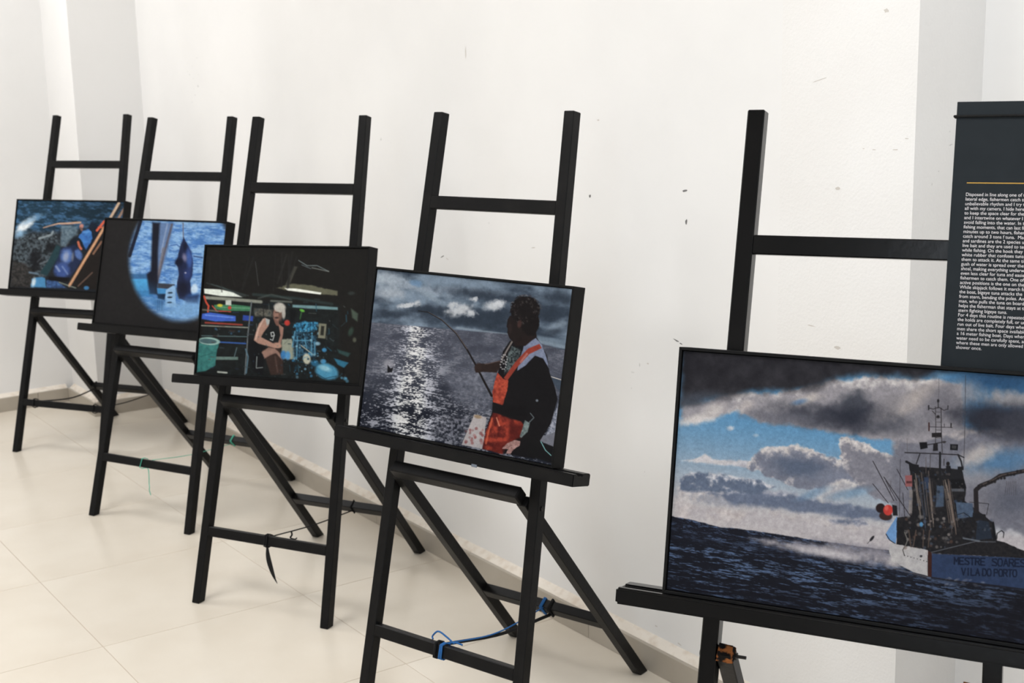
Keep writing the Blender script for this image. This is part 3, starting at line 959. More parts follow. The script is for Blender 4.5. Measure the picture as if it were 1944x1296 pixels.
    p.ell(775, 640, 16, 40, (96, 72, 64), 0, .5, .7)
    p.ell(768, 572, 46, 38, (186, 182, 172), 6, .25, 1, .8, 3, 2)
    p.ell(800, 620, 14, 40, (176, 172, 164), 0, .4)
    p.line([(735, 610), (760, 612)], 1.4, (60, 44, 40), .8)
    p.ell(745, 652, 16, 8, (66, 48, 44), 0, .5)
    p.line([(700, 770), (720, 765), (728, 790), (705, 800), (700, 770)], 1.4, (200, 205, 205), .7)
    p.line([(725, 795), (715, 830), (695, 822)], 1.4, (190, 195, 195), .7)
    p.line([(590, 960), (585, 1050), (635, 1045)], 1.4, (140, 150, 150), .8)
    p.line([(735, 960), (755, 1080)], 3, (88, 66, 60), 1.6, .8)
    p.ell(800, 945, 22, 34, (52, 118, 180), 0, .4)
    p.ell(835, 950, 20, 34, (74, 140, 196), 0, .4)
    p.ell(828, 692, 22, 22, (190, 56, 48), 0, .35)
    p.ell(945, 595, 20, 10, (92, 176, 60), 20, .4)
    p.line([(940, 610), (930, 660)], 2.2, (60, 110, 60), 1, .8)
    p.poly([(850, 580), (900, 590), (880, 680), (850, 690)], (22, 24, 26), 2, .8)
    # blue machinery
    p.poly([(880, 700), (960, 680), (1070, 690), (1040, 760), (900, 770)], (62, 150, 196), 2, 1, 3, 4, 3, 3, 3, (30, 74, 104))
    p.poly([(870, 760), (1000, 770), (1060, 800), (1060, 960), (880, 970)], (24, 40, 52), 3, .9, 2, 4, 4, 2.6, 3, (52, 100, 132))
    for a, b in (((890, 760), (870, 880)), ((910, 800), (905, 980)), ((1025, 790), (1020, 940)), ((960, 780), (985, 900)), ((890, 830), (1000, 830)), ((1045, 840), (1050, 940))):
        p.line([a, b], 2.2, (84, 150, 184), 1, .85)
    p.line([(940, 870), (1020, 930)], 1.6, (176, 170, 150), .8)
    p.speck((870, 690, 1080, 1000), 55, (4, 12), [(70, 160, 205), (40, 100, 140), (130, 180, 200), (20, 26, 32)], 8, .85)
    p.poly([(1080, 695), (1138, 700), (1130, 815), (1072, 810)], (124, 124, 106), 1.2)
    p.poly([(1096, 715), (1122, 718), (1116, 790), (1090, 788)], (44, 44, 40), 1.2)
    p.ell(985, 975, 30, 42, (186, 186, 166), -8, .25)
    p.ell(1123, 905, 18, 16, (56, 130, 180), 0, .4)
    p.ell(1070, 855, 20, 14, (120, 160, 180), 0, .5)
    p.poly([(1225, 900), (1330, 930), (1310, 960), (1240, 930)], (54, 92, 92), 2, .7)
    p.poly([(1200, 970), (1315, 1005), (1280, 1045), (1230, 1020)], (44, 110, 142), 1.6)
    p.ell(1145, 1075, 92, 62, (70, 146, 184), 18, .2, 1, 1, 5, 3)
    p.ell(1130, 1050, 46, 20, (150, 200, 216), 18, .6, .8)
    p.line([(1060, 1090), (1130, 1130), (1220, 1110)], 1.4, (30, 72, 96), .8)
    p.ell(1050, 1010, 30, 24, (40, 112, 156), 0, .5, .8)
    p.ell(1115, 995, 22, 18, (64, 140, 190), 0, .4)
    p.speck((880, 960, 1060, 1130), 30, (4, 11), [(60, 140, 190), (120, 170, 196), (24, 60, 84)], 9, .8)
    p.speck((1240, 1120, 1330, 1155), 5, (7, 14), [(90, 170, 210)], 4, .8)
    p.poly([(1330, 580), (1385, 620), (1380, 680), (1340, 650)], (86, 104, 90), 2.5, .8)
    p.ell(1330, 760, 18, 34, (54, 76, 66), 20, .5, .8)
    p.ell(1360, 825, 14, 18, (96, 100, 84), 0, .5, .8)
    p.ell(1330, 460, 26, 14, (56, 64, 62), 0, .5, .8)
    p.speck((540, 640, 1300, 1130), 60, (3, 7), [(70, 90, 100), (110, 120, 120), (40, 70, 92)], 12, .5)
    return p

def pic_fisher():                         # man in orange overalls with a bent rod
    p = Pic([(713, 506), (1088.6, 542.5), (1048.7, 888), (677, 808)], 440, 370, (60, 72, 88), 41)
    p.frame(2.8808, 620, 480)
    X, Y = p.X, p.Y
    hz = 606.7 + (X - 705) * .0872 + np.clip(X - 960, 0, None) * .19
    n1 = p.N.fbm(X / 70 + 3, Y / 26 - X / 300)
    n2 = p.N.fbm(X / 28 + 9, Y / 13)
    t = sm(.34, .66, n1 * .7 + n2 * .3 + .10 * (1 - sm(510, 560, Y - (X - 713) * .1)))[:, None]
    p.C[:] = np.array([52, 64, 80]) * (1 - t) + np.array([118, 136, 156]) * t
    i = p.sel(650, 1120, 500, 700)
    for cx, cy, rx, ry, c, r in ((330, 130, 130, 35, (176, 188, 200), 12), (480, 170, 160, 22, (150, 164, 180), 16), (700, 190, 200, 16, (138, 152, 170), 4),
                                 (330, 210, 80, 30, (162, 172, 184), 0), (560, 225, 80, 14, (132, 148, 164), 30), (480, 150, 40, 16, (96, 130, 166), 20)):
        p.ell(cx, cy, rx, ry, c, r, .8, .85, 5, 10, 3)
    for cx, cy, rx, ry, r in ((830, 215, 190, 30, 8), (560, 300, 120, 26, 8), (330, 325, 110, 24, 0), (820, 375, 190, 26, 6), (700, 330, 100, 22, 10), (1270, 230, 90, 40, 10), (1220, 320, 80, 40, 0), (920, 330, 80, 30, 0)):
        p.ell(cx, cy, rx, ry, (44, 54, 68), r, .8, .9, 5, 12, 5)
    for cx, cy, rx, ry in ((440, 272, 55, 14), (720, 300, 70, 28), (780, 318, 36, 16), (915, 272, 52, 26), (940, 255, 30, 18), (680, 270, 24, 16), (800, 238, 22, 10)):
        p.ell(cx, cy, rx, ry, (196, 200, 206), -12, .6, .9, 4, 6, 4)
    p.ell(1270, 385, 60, 22, (130, 146, 164), -25, .8, .8, 3, 8, 2)
    p.ell(1250, 420, 60, 18, (52, 62, 76), -8, .8, .8)
    p.poly([(700, 395), (1000, 432), (1320, 500), (1320, 520), (1000, 440), (700, 402)], (134, 148, 160), 2, .8)
    p.poly([(1150, 440), (1320, 470), (1320, 515), (1150, 490)], (118, 136, 154), 3, .7)
    # sea
    s_ = Y > hz
    i = np.nonzero(s_)[0]
    dep = (Y[i] - hz[i])
    sc = 2.0 + dep / 60
    n = p.N.fbm(X[i] / (sc * 3.0), Y[i] / sc + X[i] / 60)
    nb = p.N.fbm(X[i] / 30 + 5, Y[i] / 16 + X[i] / 120 + 5)
    g = np.exp(-((X[i] - (790 - dep * .1)) / (34 + dep * .22)) ** 2)
    nf = p.N.fbm(X[i] / 3.4 + 40, Y[i] / 1.7 + X[i] / 26, 3)
    sp = sm(.50 - .10 * g, .72 - .12 * g, n * .45 + nf * .55 + (nb - .5) * .55)
    basec = np.array([76, 80, 94]) * (1 - sm(60, 190, dep)[:, None]) + np.array([34, 38, 50]) * sm(60, 190, dep)[:, None]
    basec = basec + (nb - .5)[:, None] * 40
    hi = np.array([152, 154, 166]) + g[:, None] * 90
    al = (sp * (.30 + .62 * g))[:, None]
    al = np.maximum(al, sm(.5, .64, n * .4 + nf * .6 + (nb - .5) * .5)[:, None] * .7 * sm(90, 170, dep)[:, None])
    ed = sm(0, 3, dep)[:, None]
    p.C[i] = p.C[i] * (1 - ed) + (basec * (1 - al) + np.minimum(hi, 236) * al) * ed
    p.poly([(640, 650), (900, 650), (900, 860), (860, 890), (700, 830)], (86, 90, 104), 14, .55, 6, 14, 3, 2.4, 5, (130, 134, 150))
    p.poly([(600, 900), (800, 880), (740, 1060), (560, 1000)], (28, 32, 42), 10, .6, 5, 10, 7, 3.4, 4, (150, 152, 166))
    p.line([(200, 650), (300, 630), (420, 640)], 3, (120, 122, 134), 1.6, .6)
    p.ell(325, 600, 30, 24, (150, 150, 160), 30, .6, .8, 1.5, 4, 2)
    p.poly([(320, 605), (335, 625), (350, 620), (345, 645), (318, 650)], (24, 24, 30), .9)
    # rail, deck and water at the far side
    p.poly([(1215, 660), (1300, 690), (1280, 760), (1250, 720)], (60, 72, 88), 1.2)
    p.line([(1215, 668), (1290, 692)], 1.6, (196, 186, 178), .6)
    p.poly([(1245, 900), (1280, 800), (1270, 990), (1200, 1010)], (104, 112, 130), 2, .8, 2, 4, 3, 2.6, 2.5, (176, 180, 196))
    p.poly([(1165, 1035), (1200, 1005), (1262, 985), (1255, 1075)], (110, 112, 124), 1)
    p.poly([(1165, 1040), (1255, 1075), (1245, 1170), (1130, 1130)], (26, 27, 30), 1.2)
    # cutting board
    p.poly([(800, 884), (868, 902), (848, 1080), (728, 1056)], (172, 166, 168), 1)
    p.speck((750, 960, 850, 1060), 22, (5, 10), [(150, 84, 84), (126, 62, 64)], 3, .7)
    p.ell(820, 898, 22, 10, (150, 128, 104), 10, .4)
    # torso
    p.poly([(1000, 470), (960, 530), (935, 640), (905, 760), (900, 870), (878, 930), (845, 1080), (1000, 1112), (1140, 1140), (1170, 1035), (1230, 940), (1268, 800), (1250, 725), (1222, 650), (1210, 560), (1175, 490), (1140, 440), (1060, 480)], (24, 23, 26), 1)
    p.poly([(1110, 1020), (1240, 1070), (1235, 1150), (1100, 1120)], (24, 24, 26), 2)
    p.poly([(1010, 500), (1060, 520), (1050, 590), (1000, 640), (965, 660), (985, 560)], (30, 36, 40), 1.6, 1, 1.5, 4, 3, 2.5, 3, (92, 104, 106))
    p.poly([(1080, 492), (1145, 455), (1180, 495), (1210, 580), (1218, 625), (1185, 570), (1140, 555), (1085, 610), (1040, 640), (1050, 590)], (128, 138, 166), 1.2, 1, .6, 5, 3, 1.5, 6, (104, 114, 142))
    p.poly([(1150, 440), (1120, 470), (1085, 500), (1080, 480)], (86, 92, 108), 1)
    p.poly([(1165, 488), (1178, 512), (1110, 545), (1040, 620), (985, 695), (965, 680), (1030, 590), (1100, 515)], (146, 56, 44), 1)
    p.line([(1095, 545), (1060, 590)], 4, (178, 112, 104), 1.4, .8)
    p.line([(1015, 470), (985, 520), (955, 575)], 3, (150, 140, 136), 1, .8)
    p.poly([(930, 650), (962, 685), (990, 695), (985, 750), (965, 810), (960, 835), (905, 815), (902, 760), (915, 700)], (188, 74, 52), 1, 1, .8, 4, 3, 2, 5, (132, 46, 36))
    p.poly([(905, 875), (960, 888), (1060, 925), (1085, 955), (1060, 1010), (1000, 1045), (955, 1085), (960, 1110), (845, 1080), (868, 970)], (164, 58, 42), 1.4, 1, 1, 6, 6, 2.4, 8, (86, 28, 26))
    p.poly([(1000, 930), (1090, 950), (1060, 1020), (990, 1040)], (84, 26, 24), 5, .8)
    p.poly([(930, 1040), (990, 1040), (960, 1110), (900, 1095)], (96, 30, 26), 3, .7)
    p.line([(900, 910), (880, 980), (865, 1050)], 3, (226, 104, 70), 1.6, .7)
    p.line([(925, 905), (940, 950)], 2.2, (220, 140, 110), 1.2, .8)
    p.poly([(960, 830), (1100, 840), (1090, 930), (1000, 910), (910, 870)], (22, 21, 24), 3)
    # arm and rod
    p.line([(490, 305), (545, 312), (620, 355), (700, 430), (760, 520), (810, 610), (850, 690), (897, 780)], (1.4, 4.4), (30, 27, 28), .6)
    p.line([(545, 310), (620, 352), (700, 427), (760, 516)], (.6, 1.4), (120, 108, 104), .5, .7)
    p.poly([(950, 580), (880, 600), (830, 598), (803, 615), (808, 650), (850, 645), (925, 650), (945, 620)], (44, 34, 32), 1.2)
    p.ell(822, 622, 20, 26, (50, 38, 35), 10, .3)
    p.line([(860, 603), (940, 585)], 1.6, (96, 78, 72), 1, .8)
    for cx, cy in ((968, 575), (962, 605)):
        for a in range(10):
            p.ell(cx + 16 * math.cos(a * .63), cy + 26 * math.sin(a * .63), 4, 4, (178, 176, 180), 0, .5, .8)
    # head
    p.poly([(1010, 455), (1060, 430), (1140, 400), (1150, 446), (1085, 500), (1030, 500)], (36, 28, 28), 1.4)
    p.ell(1040, 392, 52, 88, (33, 27, 27), 8, .06)
    p.poly([(1000, 330), (986, 352), (980, 392), (988, 404), (984, 425), (996, 455), (1020, 480), (1060, 440), (1050, 340)], (34, 28, 28), 1)
    p.ell(1085, 300, 82, 80, (27, 24, 25), 0, .05, 1, 2.6, 5, 4)
    p.ell(1108, 352, 54, 92, (26, 23, 24), -10, .06, 1, 2.2, 5, 5)
    p.ell(1053, 376, 12, 22, (64, 44, 42), 10, .4)
    p.ell(1000, 400, 10, 30, (46, 36, 36), 0, .6, .8)
    rg = random.Random(12)
    for _ in range(90):
        a, q = rg.uniform(0, 6.28), rg.uniform(.25, 1.04) ** .5
        cx, cy = 1088 + 84 * q * math.cos(a), 300 + 82 * q * math.sin(a)
        if cx < 1040 and cy > 330:
            continue
        t = rg.uniform(0, 6.28)
        p.line([(cx + 9 * math.cos(t), cy + 9 * math.sin(t)), (cx, cy), (cx + 8 * math.cos(t + 1.2), cy + 8 * math.sin(t + 1.2))], 1.1, rg.choice([(58, 52, 52), (18, 16, 17), (76, 70, 70), (44, 38, 38)]), .7, .7)
    for _ in range(26):
        a = rg.uniform(3.3, 6.1)
        cx, cy = 1086 + 84 * math.cos(a), 300 + 84 * math.sin(a)
        p.line([(cx - 5, cy + rg.uniform(-3, 3)), (cx, cy - rg.uniform(1, 5)), (cx + 5, cy + rg.uniform(-2, 4))], 1.0, rg.choice([(110, 106, 108), (60, 54, 54), (30, 26, 27)]), .7, .7)
    # near hand and cuff
    p.poly([(1085, 920), (1112, 935), (1100, 985), (1062, 1020), (1055, 1010)], (128, 142, 142), 1.2, 1, .6, 4, 2, 2, 4, (84, 98, 100))
    p.line([(1115, 880), (1135, 905), (1110, 930)], 1.6, (120, 134, 140), 1, .8)
    p.ell(1152, 808, 7, 7, (110, 120, 132), 0, .5)
    p.poly([(955, 1080), (985, 1048), (1030, 1030), (1058, 1038), (1056, 1062), (1020, 1085), (1003, 1110), (978, 1106), (990, 1082)], (188, 148, 142), 1, 1, .6, 3, 3, 1.6, 3, (140, 102, 98))
    p.line([(975, 1080), (1010, 1060)], 1.1, (120, 84, 80), .7)
    p.line([(1175, 1042), (1200, 1090), (1232, 1120)], 1.6, (120, 176, 178), .7)
    return p

def pic_boat():                           # fishing boat seen from astern under heavy clouds
    p = Pic([(1293.4, 658.7), (2050, 713), (2016, 1240), (1260, 1123.5)], 800, 500, (96, 150, 190), 51)
    p.gain = 0.90
    X, Y = p.X, p.Y
    sl = (X - 1278) * .145
    yy = Y - (X - 1278) * .12
    t = sm(740, 990, yy)[:, None]
    p.C[:] = np.array([86, 146, 194]) * (1 - t) + np.array([192, 186, 188]) * t
    t = sm(1700, 1950, X)[:, None] * (1 - sm(740, 860, yy))[:, None]
    p.C = (p.C * (1 - t) + np.array([54, 96, 138]) * t).astype(np.float32)
    # haze band close to the horizon
    i = np.arange(len(X))
    def cloud(pts, lit, dark, soft=7, wob=14, ws=26, seed=1, dx=0, dy=8, amt=1.0, a=1.0, bo=0):
        """lit rim with a darker, noise-broken body"""
        P = np.array(pts, float)
        j = p.sel(P[:, 0].min() - 30, P[:, 0].max() + 30, P[:, 1].min() - 30, P[:, 1].max() + 30)
        if not len(j):
            return
        d = p.sdf(j, P) + p.rough(j, ws, seed) * 2 * wob + p.rough(j, ws * .3, seed + 2) * wob * .7
        al = a * (1 - sm(-soft, soft * .6, d))
        body = sm(0, 22, -d * .7 + p.rough(j, ws * .9, seed + 4) * 40 + p.rough(j, ws * .3, seed + 8) * 22 + (Y[j] - P[:, 1].min()) * .30 * dy / 8 - 2 + bo) * amt
        grain = p.rough(j, 9, seed + 6)[:, None] * 46
        c = np.asarray(lit, float) * (1 - body[:, None]) + np.asarray(dark, float) * body[:, None] + grain * (.35 + .65 * (1 - body[:, None]))
        al = np.clip(al, 0, 1)[:, None]
        p.C[j] = p.C[j] * (1 - al) + c * al
    W_, G, D = (214, 206, 204), (150, 146, 154), (92, 102, 122)
    # pale low clouds
    cloud([(1278, 950), (1400, 960), (1560, 985), (1700, 1000), (2030, 1010), (2030, 1090), (1700, 1050), (1278, 985)], (200, 190, 190), (178, 174, 182), 14, 10, 40, 2, amt=.6, a=.9)
    cloud([(1281, 925), (1400, 930), (1500, 950), (1500, 965), (1380, 965), (1281, 950)], (196, 190, 192), (150, 154, 168), 8, 8, 24, 3, amt=.8)
    cloud([(1340, 935), (1420, 925), (1480, 930), (1560, 945), (1690, 965), (1690, 990), (1600, 985), (1500, 970), (1400, 960)], (178, 178, 190), (104, 115, 140), 7, 7, 26, 4, bo=13)
    cloud([(1570, 985), (1640, 982), (1650, 998), (1580, 995)], (170, 170, 182), (108, 117, 140), 6, 4, 18, 5, bo=12)
    cloud([(1285, 905), (1310, 893), (1370, 897), (1440, 908), (1472, 922), (1440, 938), (1360, 934), (1285, 930)], (214, 212, 218), (98, 111, 136), 5, 6, 20, 6, bo=9)
    # middle cumulus
    cloud([(1285, 872), (1320, 864), (1335, 858), (1350, 868), (1420, 872), (1440, 884), (1400, 884), (1330, 878)], (210, 206, 210), (172, 172, 186), 4, 4, 16, 7, amt=.6)
    cloud([(1424, 866), (1446, 842), (1470, 840), (1500, 842), (1540, 846), (1570, 862), (1596, 868), (1640, 900), (1640, 930), (1560, 930), (1500, 920), (1450, 902), (1415, 886)], W_, (120, 124, 142), 4, 8, 22, 8)
    p.frame(1, 0, 0)
    p.ell(1516, 884, 46, 17, (88, 100, 124), 8, .6, .95, 6, 14, 3)
    p.ell(1580, 905, 40, 13, (124, 130, 150), 10, .7, .8, 5, 12, 4)
    cloud([(1592, 832), (1606, 822), (1640, 832), (1690, 860), (1730, 880), (1720, 960), (1660, 940), (1610, 900), (1596, 868)], W_, (120, 120, 134), 4, 8, 20, 9, amt=.9)
    cloud([(1540, 935), (1600, 905), (1640, 915), (1600, 945), (1560, 955)], (206, 200, 200), (160, 160, 170), 5, 6, 16, 10, amt=.7)
    p.ell(1545, 935, 30, 7, (104, 138, 172), -20, .8, .7)
    p.ell(1610, 935, 40, 8, (112, 146, 178), -12, .8, .7)
    # right side clouds behind the boat
    cloud([(1690, 820), (1760, 800), (1850, 810), (2040, 790), (2040, 1020), (1700, 1000)], (186, 176, 174), (104, 106, 122), 10, 14, 36, 11, amt=.85)
    p.ell(1905, 870, 70, 22, (76, 122, 166), -8, .8, .85, 8, 18, 5)
    p.ell(1850, 905, 50, 18, (150, 150, 158), 0, .8, .6, 6, 14, 6)
    p.ell(1870, 960, 60, 26, (122, 120, 130), -10, .8, .8, 8, 16, 7)
    p.ell(1925, 950, 40, 30, (86, 90, 106), 0, .8, .8, 8, 16, 8)
    p.ell(1860, 860, 40, 14, (196, 184, 178), -25, .8, .8, 5, 10, 9)
    # big upper clouds
    cloud([(1290, 758), (1400, 740), (1500, 735), (1560, 716), (1640, 708), (1740, 705), (1830, 720), (1830, 810), (1750, 836), (1680, 834), (1590, 818), (1500, 806), (1440, 800), (1400, 778), (1340, 794), (1290, 798)], (206, 200, 200), (146, 142, 150), 6, 9, 26, 12, amt=.9)
    p.ell(1320, 792, 36, 9, (222, 214, 212), -8, .7, .9, 4, 10, 3)
    p.ell(1352, 774, 22, 12, (206, 198, 196), -20, .8, .8, 4, 10, 4)
    p.ell(1412, 766, 16, 9, (200, 190, 188), -20, .8, .8, 4, 8, 5)
    p.ell(1530, 752, 26, 8, (204, 194, 188), -20, .8, .8, 4, 8, 6)
    p.ell(1515, 757, 14, 5, (92, 130, 176), -15, .7, .8)
    p.ell(1590, 788, 105, 24, (66, 68, 80), 6, .6, 1, 10, 20, 4)
    p.ell(1640, 784, 60, 24, (44, 47, 60), 4, .6, 1, 9, 16, 5)
    p.ell(1622, 756, 26, 20, (62, 66, 78), -20, .7, .9, 7, 12, 6)
    p.ell(1480, 788, 60, 12, (104, 104, 116), 6, .7, .8, 6, 14, 7)
    p.ell(1700, 800, 60, 18, (104, 104, 114), 0, .8, .7, 7, 14, 8)
    p.ell(1740, 748, 44, 16, (196, 184, 178), -34, .8, .9, 7, 12, 9)
    p.ell(1690, 765, 40, 18, (136, 132, 138), -30, .8, .7, 7, 12, 10)
    p.ell(1790, 760, 44, 34, (108, 106, 116), -20, .8, .8, 8, 14, 11)
    p.ell(1895, 715, 60, 16, (40, 78, 118), 4, .7, .95, 5, 12, 12)
    p.ell(1925, 752, 54, 16, (156, 150, 152), 8, .7, .9, 7, 12, 13)
    p.ell(1838, 735, 24, 20, (150, 146, 152), 0, .8, .7, 6, 10, 14)
    p.ell(1895, 790, 78, 30, (44, 46, 58), 6, .6, 1, 9, 16, 15)
    p.ell(1960, 800, 60, 34, (60, 62, 74), 0, .7, 1, 9, 16, 16)
    # dark lid of cloud along the top
    P = np.array([(1280, 640), (2070, 690), (2070, 742), (1960, 712), (1880, 704), (1830, 700), (1790, 704), (1740, 716), (1690, 712), (1640, 706), (1590, 716), (1550, 730), (1500, 742), (1430, 744), (1370, 752), (1330, 762), (1285, 768)], float)
    j = p.sel(1200, 2100, 600, 800)
    d = p.sdf(j, P) + p.rough(j, 40, 22) * 16 + p.rough(j, 12, 23) * 6
    al = 1 - sm(-16, 7, d)
    c = np.array([46, 45, 51]) + p.rough(j, 22, 24)[:, None] * 26
    al2 = (al * (1 - sm(1800, 1880, X[j]) * .8))[:, None]
    p.C[j] = p.C[j] * (1 - al2) + c * al2
    p.ell(1315, 752, 40, 12, (76, 84, 98), -10, .8, .7)
    p.ell(1383, 808, 6, 4, (200, 206, 216), 0, .7, .9, 2, 4, 2)
    p.ell(1432, 822, 5, 3, (170, 190, 208), 0, .7, .7)
    # sea
    hx = [1240, 1278, 1300, 1330, 1365, 1400, 1460, 1549, 1620, 1690, 1780, 2060]
    hy = [974, 981, 985, 992, 1001, 1004, 1012, 1026, 1036, 1045, 1056, 1092]
    hz = np.interp(X, hx, hy) + p.N.fbm(X / 9, Y * 0) * 2
    i = np.nonzero(Y > hz - 2)[0]
    dep = Y[i] - hz[i]
    col = sea(p, i, (26, 28, 38), (96, 122, 166), 2.3, 8.5, .15, 3, .04, .30, .85)
    fine = sea(p, i, (28, 30, 41), (78, 98, 136), 1.7, 6.0, .15, 7, .05, .3, .9)
    mixf = sm(0, 60, dep)[:, None]
    col = fine * (1 - mixf) + col * mixf
    dk = (.35 * sm(1650, 1900, X[i]) + .25 * sm(1080, 1130, Y[i] - (X[i] - 1265) * .07))[:, None]
    dk = np.clip(dk + .3 * sm(.0, .25, p.rough(i, 34, 14, .2, 2.4))[:, None], 0, .8)
    col = col * (1 - dk) + np.array([22, 22, 30]) * dk
    e = sm(-1.2, 1.2, dep)[:, None]
    p.C[i] = p.C[i] * (1 - e) + col * e
    # spray streaming off the bow
    p.poly([(1420, 1022), (1520, 1032), (1600, 1040), (1695, 1050), (1705, 1078), (1640, 1072), (1560, 1058), (1480, 1042)], (186, 180, 186), 9, .85, 7, 16, 5, 1.6, 9, (134, 132, 146))
    p.poly([(1540, 1022), (1690, 1040), (1690, 1060), (1600, 1046)], (140, 136, 148), 6, .6, 5, 12, 6)
    p.ell(1560, 1050, 60, 7, (206, 200, 204), 9, .8, .8, 3, 10, 8)
    p.ell(1700, 1072, 16, 6, (186, 180, 182), 14, .7, .8, 2, 6, 9)
    p.line([(1700, 1082), (1760, 1098), (1840, 1106)], 2, (120, 116, 124), 1.4, .6)
    # flying fish
    p.ell(1656, 1023, 6.5, 2.6, (40, 38, 46), -52, .3)
    p.line([(1652, 1028), (1647, 1033)], 1, (60, 58, 66), .6)
    # ---- boat
    p.frame(2.592, 1640, 640)
    p.line([(372, 180), (372, 290)], .8, (70, 68, 74), .6, .7)
    p.line([(505, 165), (503, 420), (498, 640)], 1.1, (62, 60, 66), .6, .9)
    p.line([(135, 700), (132, 760)], .9, (76, 70, 72), .6, .7)
    p.line([(182, 590), (178, 880)], 1, (54, 50, 54), .6, .8)
    p.line([(215, 485), (216, 560)], .9, (90, 84, 84), .6, .7)
    for a, b, w in (((45, 600), (150, 800), 1.5), ((100, 680), (235, 880), 1.5), ((165, 640), (220, 745), 1.3), ((45, 715), (122, 812), 1.3), ((110, 700), (165, 800), 1.0), ((195, 760), (205, 880), 1.2)):
        p.line([a, b], w, (44, 40, 44), .6)
    # white side of the hull, blue flare of the bow
    p.poly([(112, 965), (165, 880), (176, 900), (160, 1020), (118, 992)], (104, 150, 206), .8)
    p.line([(112, 970), (130, 1000), (160, 1020)], 1.6, (32, 34, 44), .6)
    p.poly([(130, 1015), (165, 1020), (320, 1048), (322, 1182), (250, 1164), (190, 1132), (140, 1095), (128, 1060)], (196, 192, 192), .9, 1, .4, 8, 3, .9, 10, (170, 168, 172))
    p.ell(150, 1100, 22, 14, (200, 196, 196), 20, .6, .9, 1, 4, 3)
    for x in range(205, 320, 16):
        p.ell(x, 1078 + (x - 205) * .28, 3, 2.2, (44, 44, 50), 0, .4)
    p.ell(288, 1082, 7, 6, (60, 60, 66), 0, .3)
    p.line([(215, 1020), (196, 1050), (205, 1080)], 1.4, (40, 36, 36), .6)
    # transom
    p.poly([(322, 1050), (342, 1062), (342, 1188), (322, 1184)], (62, 34, 30), .7)
    p.poly([(342, 1068), (1000, 1098), (1000, 1276), (342, 1188)], (48, 66, 102), .8, 1, 0, 8, 3, .9, 9, (40, 54, 86))
    p.line([(342, 1192), (500, 1214), (620, 1226), (1000, 1276)], 3, (30, 30, 38), 1.4)
    p.speck((350, 1192, 640, 1235), 14, (3, 7), [(120, 124, 140)], 4, .5, 2.2)
    lettering(p, 'MESTRE', 455, 1074, 20, 34, 6.5, .030, (22, 30, 52), 2.7)
    lettering(p, 'SOARES', 645, 1074, 22, 36, 6.5, .030, (22, 30, 52), 2.7)
    lettering(p, 'VILA DO PORTO', 492, 1128, 18.5, 34, 5.0, .030, (24, 32, 54), 2.7)
    # dark working deck and superstructure
    p.poly([(165, 885), (232, 880), (240, 740), (225, 610), (275, 628), (490, 640), (512, 735), (505, 800), (545, 830), (600, 870), (640, 905), (656, 1000), (700, 1008), (800, 1052), (1000, 1080), (1000, 1100), (342, 1068), (322, 1050), (165, 1022)], (27, 27, 31), .9, 1, 1.2, 6, 3, 1.6, 4, (42, 40, 42))
    p.poly([(460, 805), (545, 812), (550, 880), (470, 890)], (84, 104, 132), 1, .95, .5, 5, 2, 1.4, 5, (60, 74, 98))
    p.poly([(570, 895), (625, 905), (645, 990), (560, 1000)], (38, 46, 60), 1.4)
    p.poly([(365, 720), (400, 725), (400, 830), (360, 830)], (78, 96, 122), 1.5, .8, 1, 4, 3)
    p.poly([(300, 680), (330, 680), (335, 740), (305, 740)], (50, 66, 96), 1.5, .8)
    p.poly([(430, 690), (500, 690), (510, 735), (436, 735)], (24, 24, 27), .9)
    p.poly([(436, 738), (500, 738), (503, 752), (438, 752)], (92, 96, 106), .9, .8)
    p.poly([(228, 745), (244, 745), (242, 865), (224, 865)], (136, 128, 126), 1, .85, .8, 4, 2)
    rg = random.Random(5)
    for k in range(26):
        x = rg.uniform(245, 345)
        p.line([(x, rg.uniform(640, 730)), (x + rg.uniform(6, 34), rg.uniform(820, 960))], rg.uniform(.9, 1.9), rg.choice([(104, 92, 86), (70, 62, 62), (130, 118, 110), (58, 66, 82)]), .6, .8)
    for k in range(12):
        x = rg.uniform(395, 432)
        p.line([(x, rg.uniform(690, 740)), (x + rg.uniform(24, 46), rg.uniform(900, 970))], rg.uniform(1, 1.9), rg.choice([(112, 96, 88), (84, 74, 72), (140, 126, 116)]), .6, .85)
    p.speck((205, 880, 480, 1040), 90, (3, 9), [(120, 116, 116), (70, 66, 68), (160, 150, 146), (30, 28, 30), (82, 96, 120), (96, 70, 60)], 6, .7)
    p.speck((230, 640, 500, 880), 70, (3, 8), [(70, 72, 82), (100, 92, 90), (24, 24, 28), (56, 76, 110)], 7, .6)
    p.speck((480, 880, 660, 1010), 24, (3, 8), [(60, 76, 100), (90, 96, 108), (28, 28, 32)], 8, .6)
    for x in (226, 262, 300, 330):
        p.line([(x, 950), (x + rg.uniform(-14, 14), 1035)], 2.4, (92, 76, 68), .8, .8)
    p.line([(205, 960), (220, 1000), (205, 1040)], 1.8, (120, 116, 112), .8)
    p.line([(470, 870), (500, 860), (530, 880), (540, 920)], 1.4, (28, 30, 36), .7)
    p.line([(475, 900), (510, 890), (540, 905)], 1.4, (28, 30, 36), .7)
    p.line([(340, 1062), (560, 1006), (660, 1008)], 1.4, (110, 114, 124), .8, .8)
    p.line([(500, 990), (580, 1004)], 3, (110, 118, 130), 1, .8)
    p.ell(288, 920, 9, 12, (80, 140, 190), 0, .4)
    # crane
    p.line([(566, 890), (562, 800), (560, 745), (585, 722), (640, 700), (680, 672), (788, 650), (900, 628)], (9.5, 7.5), (40, 36, 38), .8)
    p.line([(575, 725), (640, 695), (690, 668), (800, 645)], 2, (104, 90, 84), .8, .7)
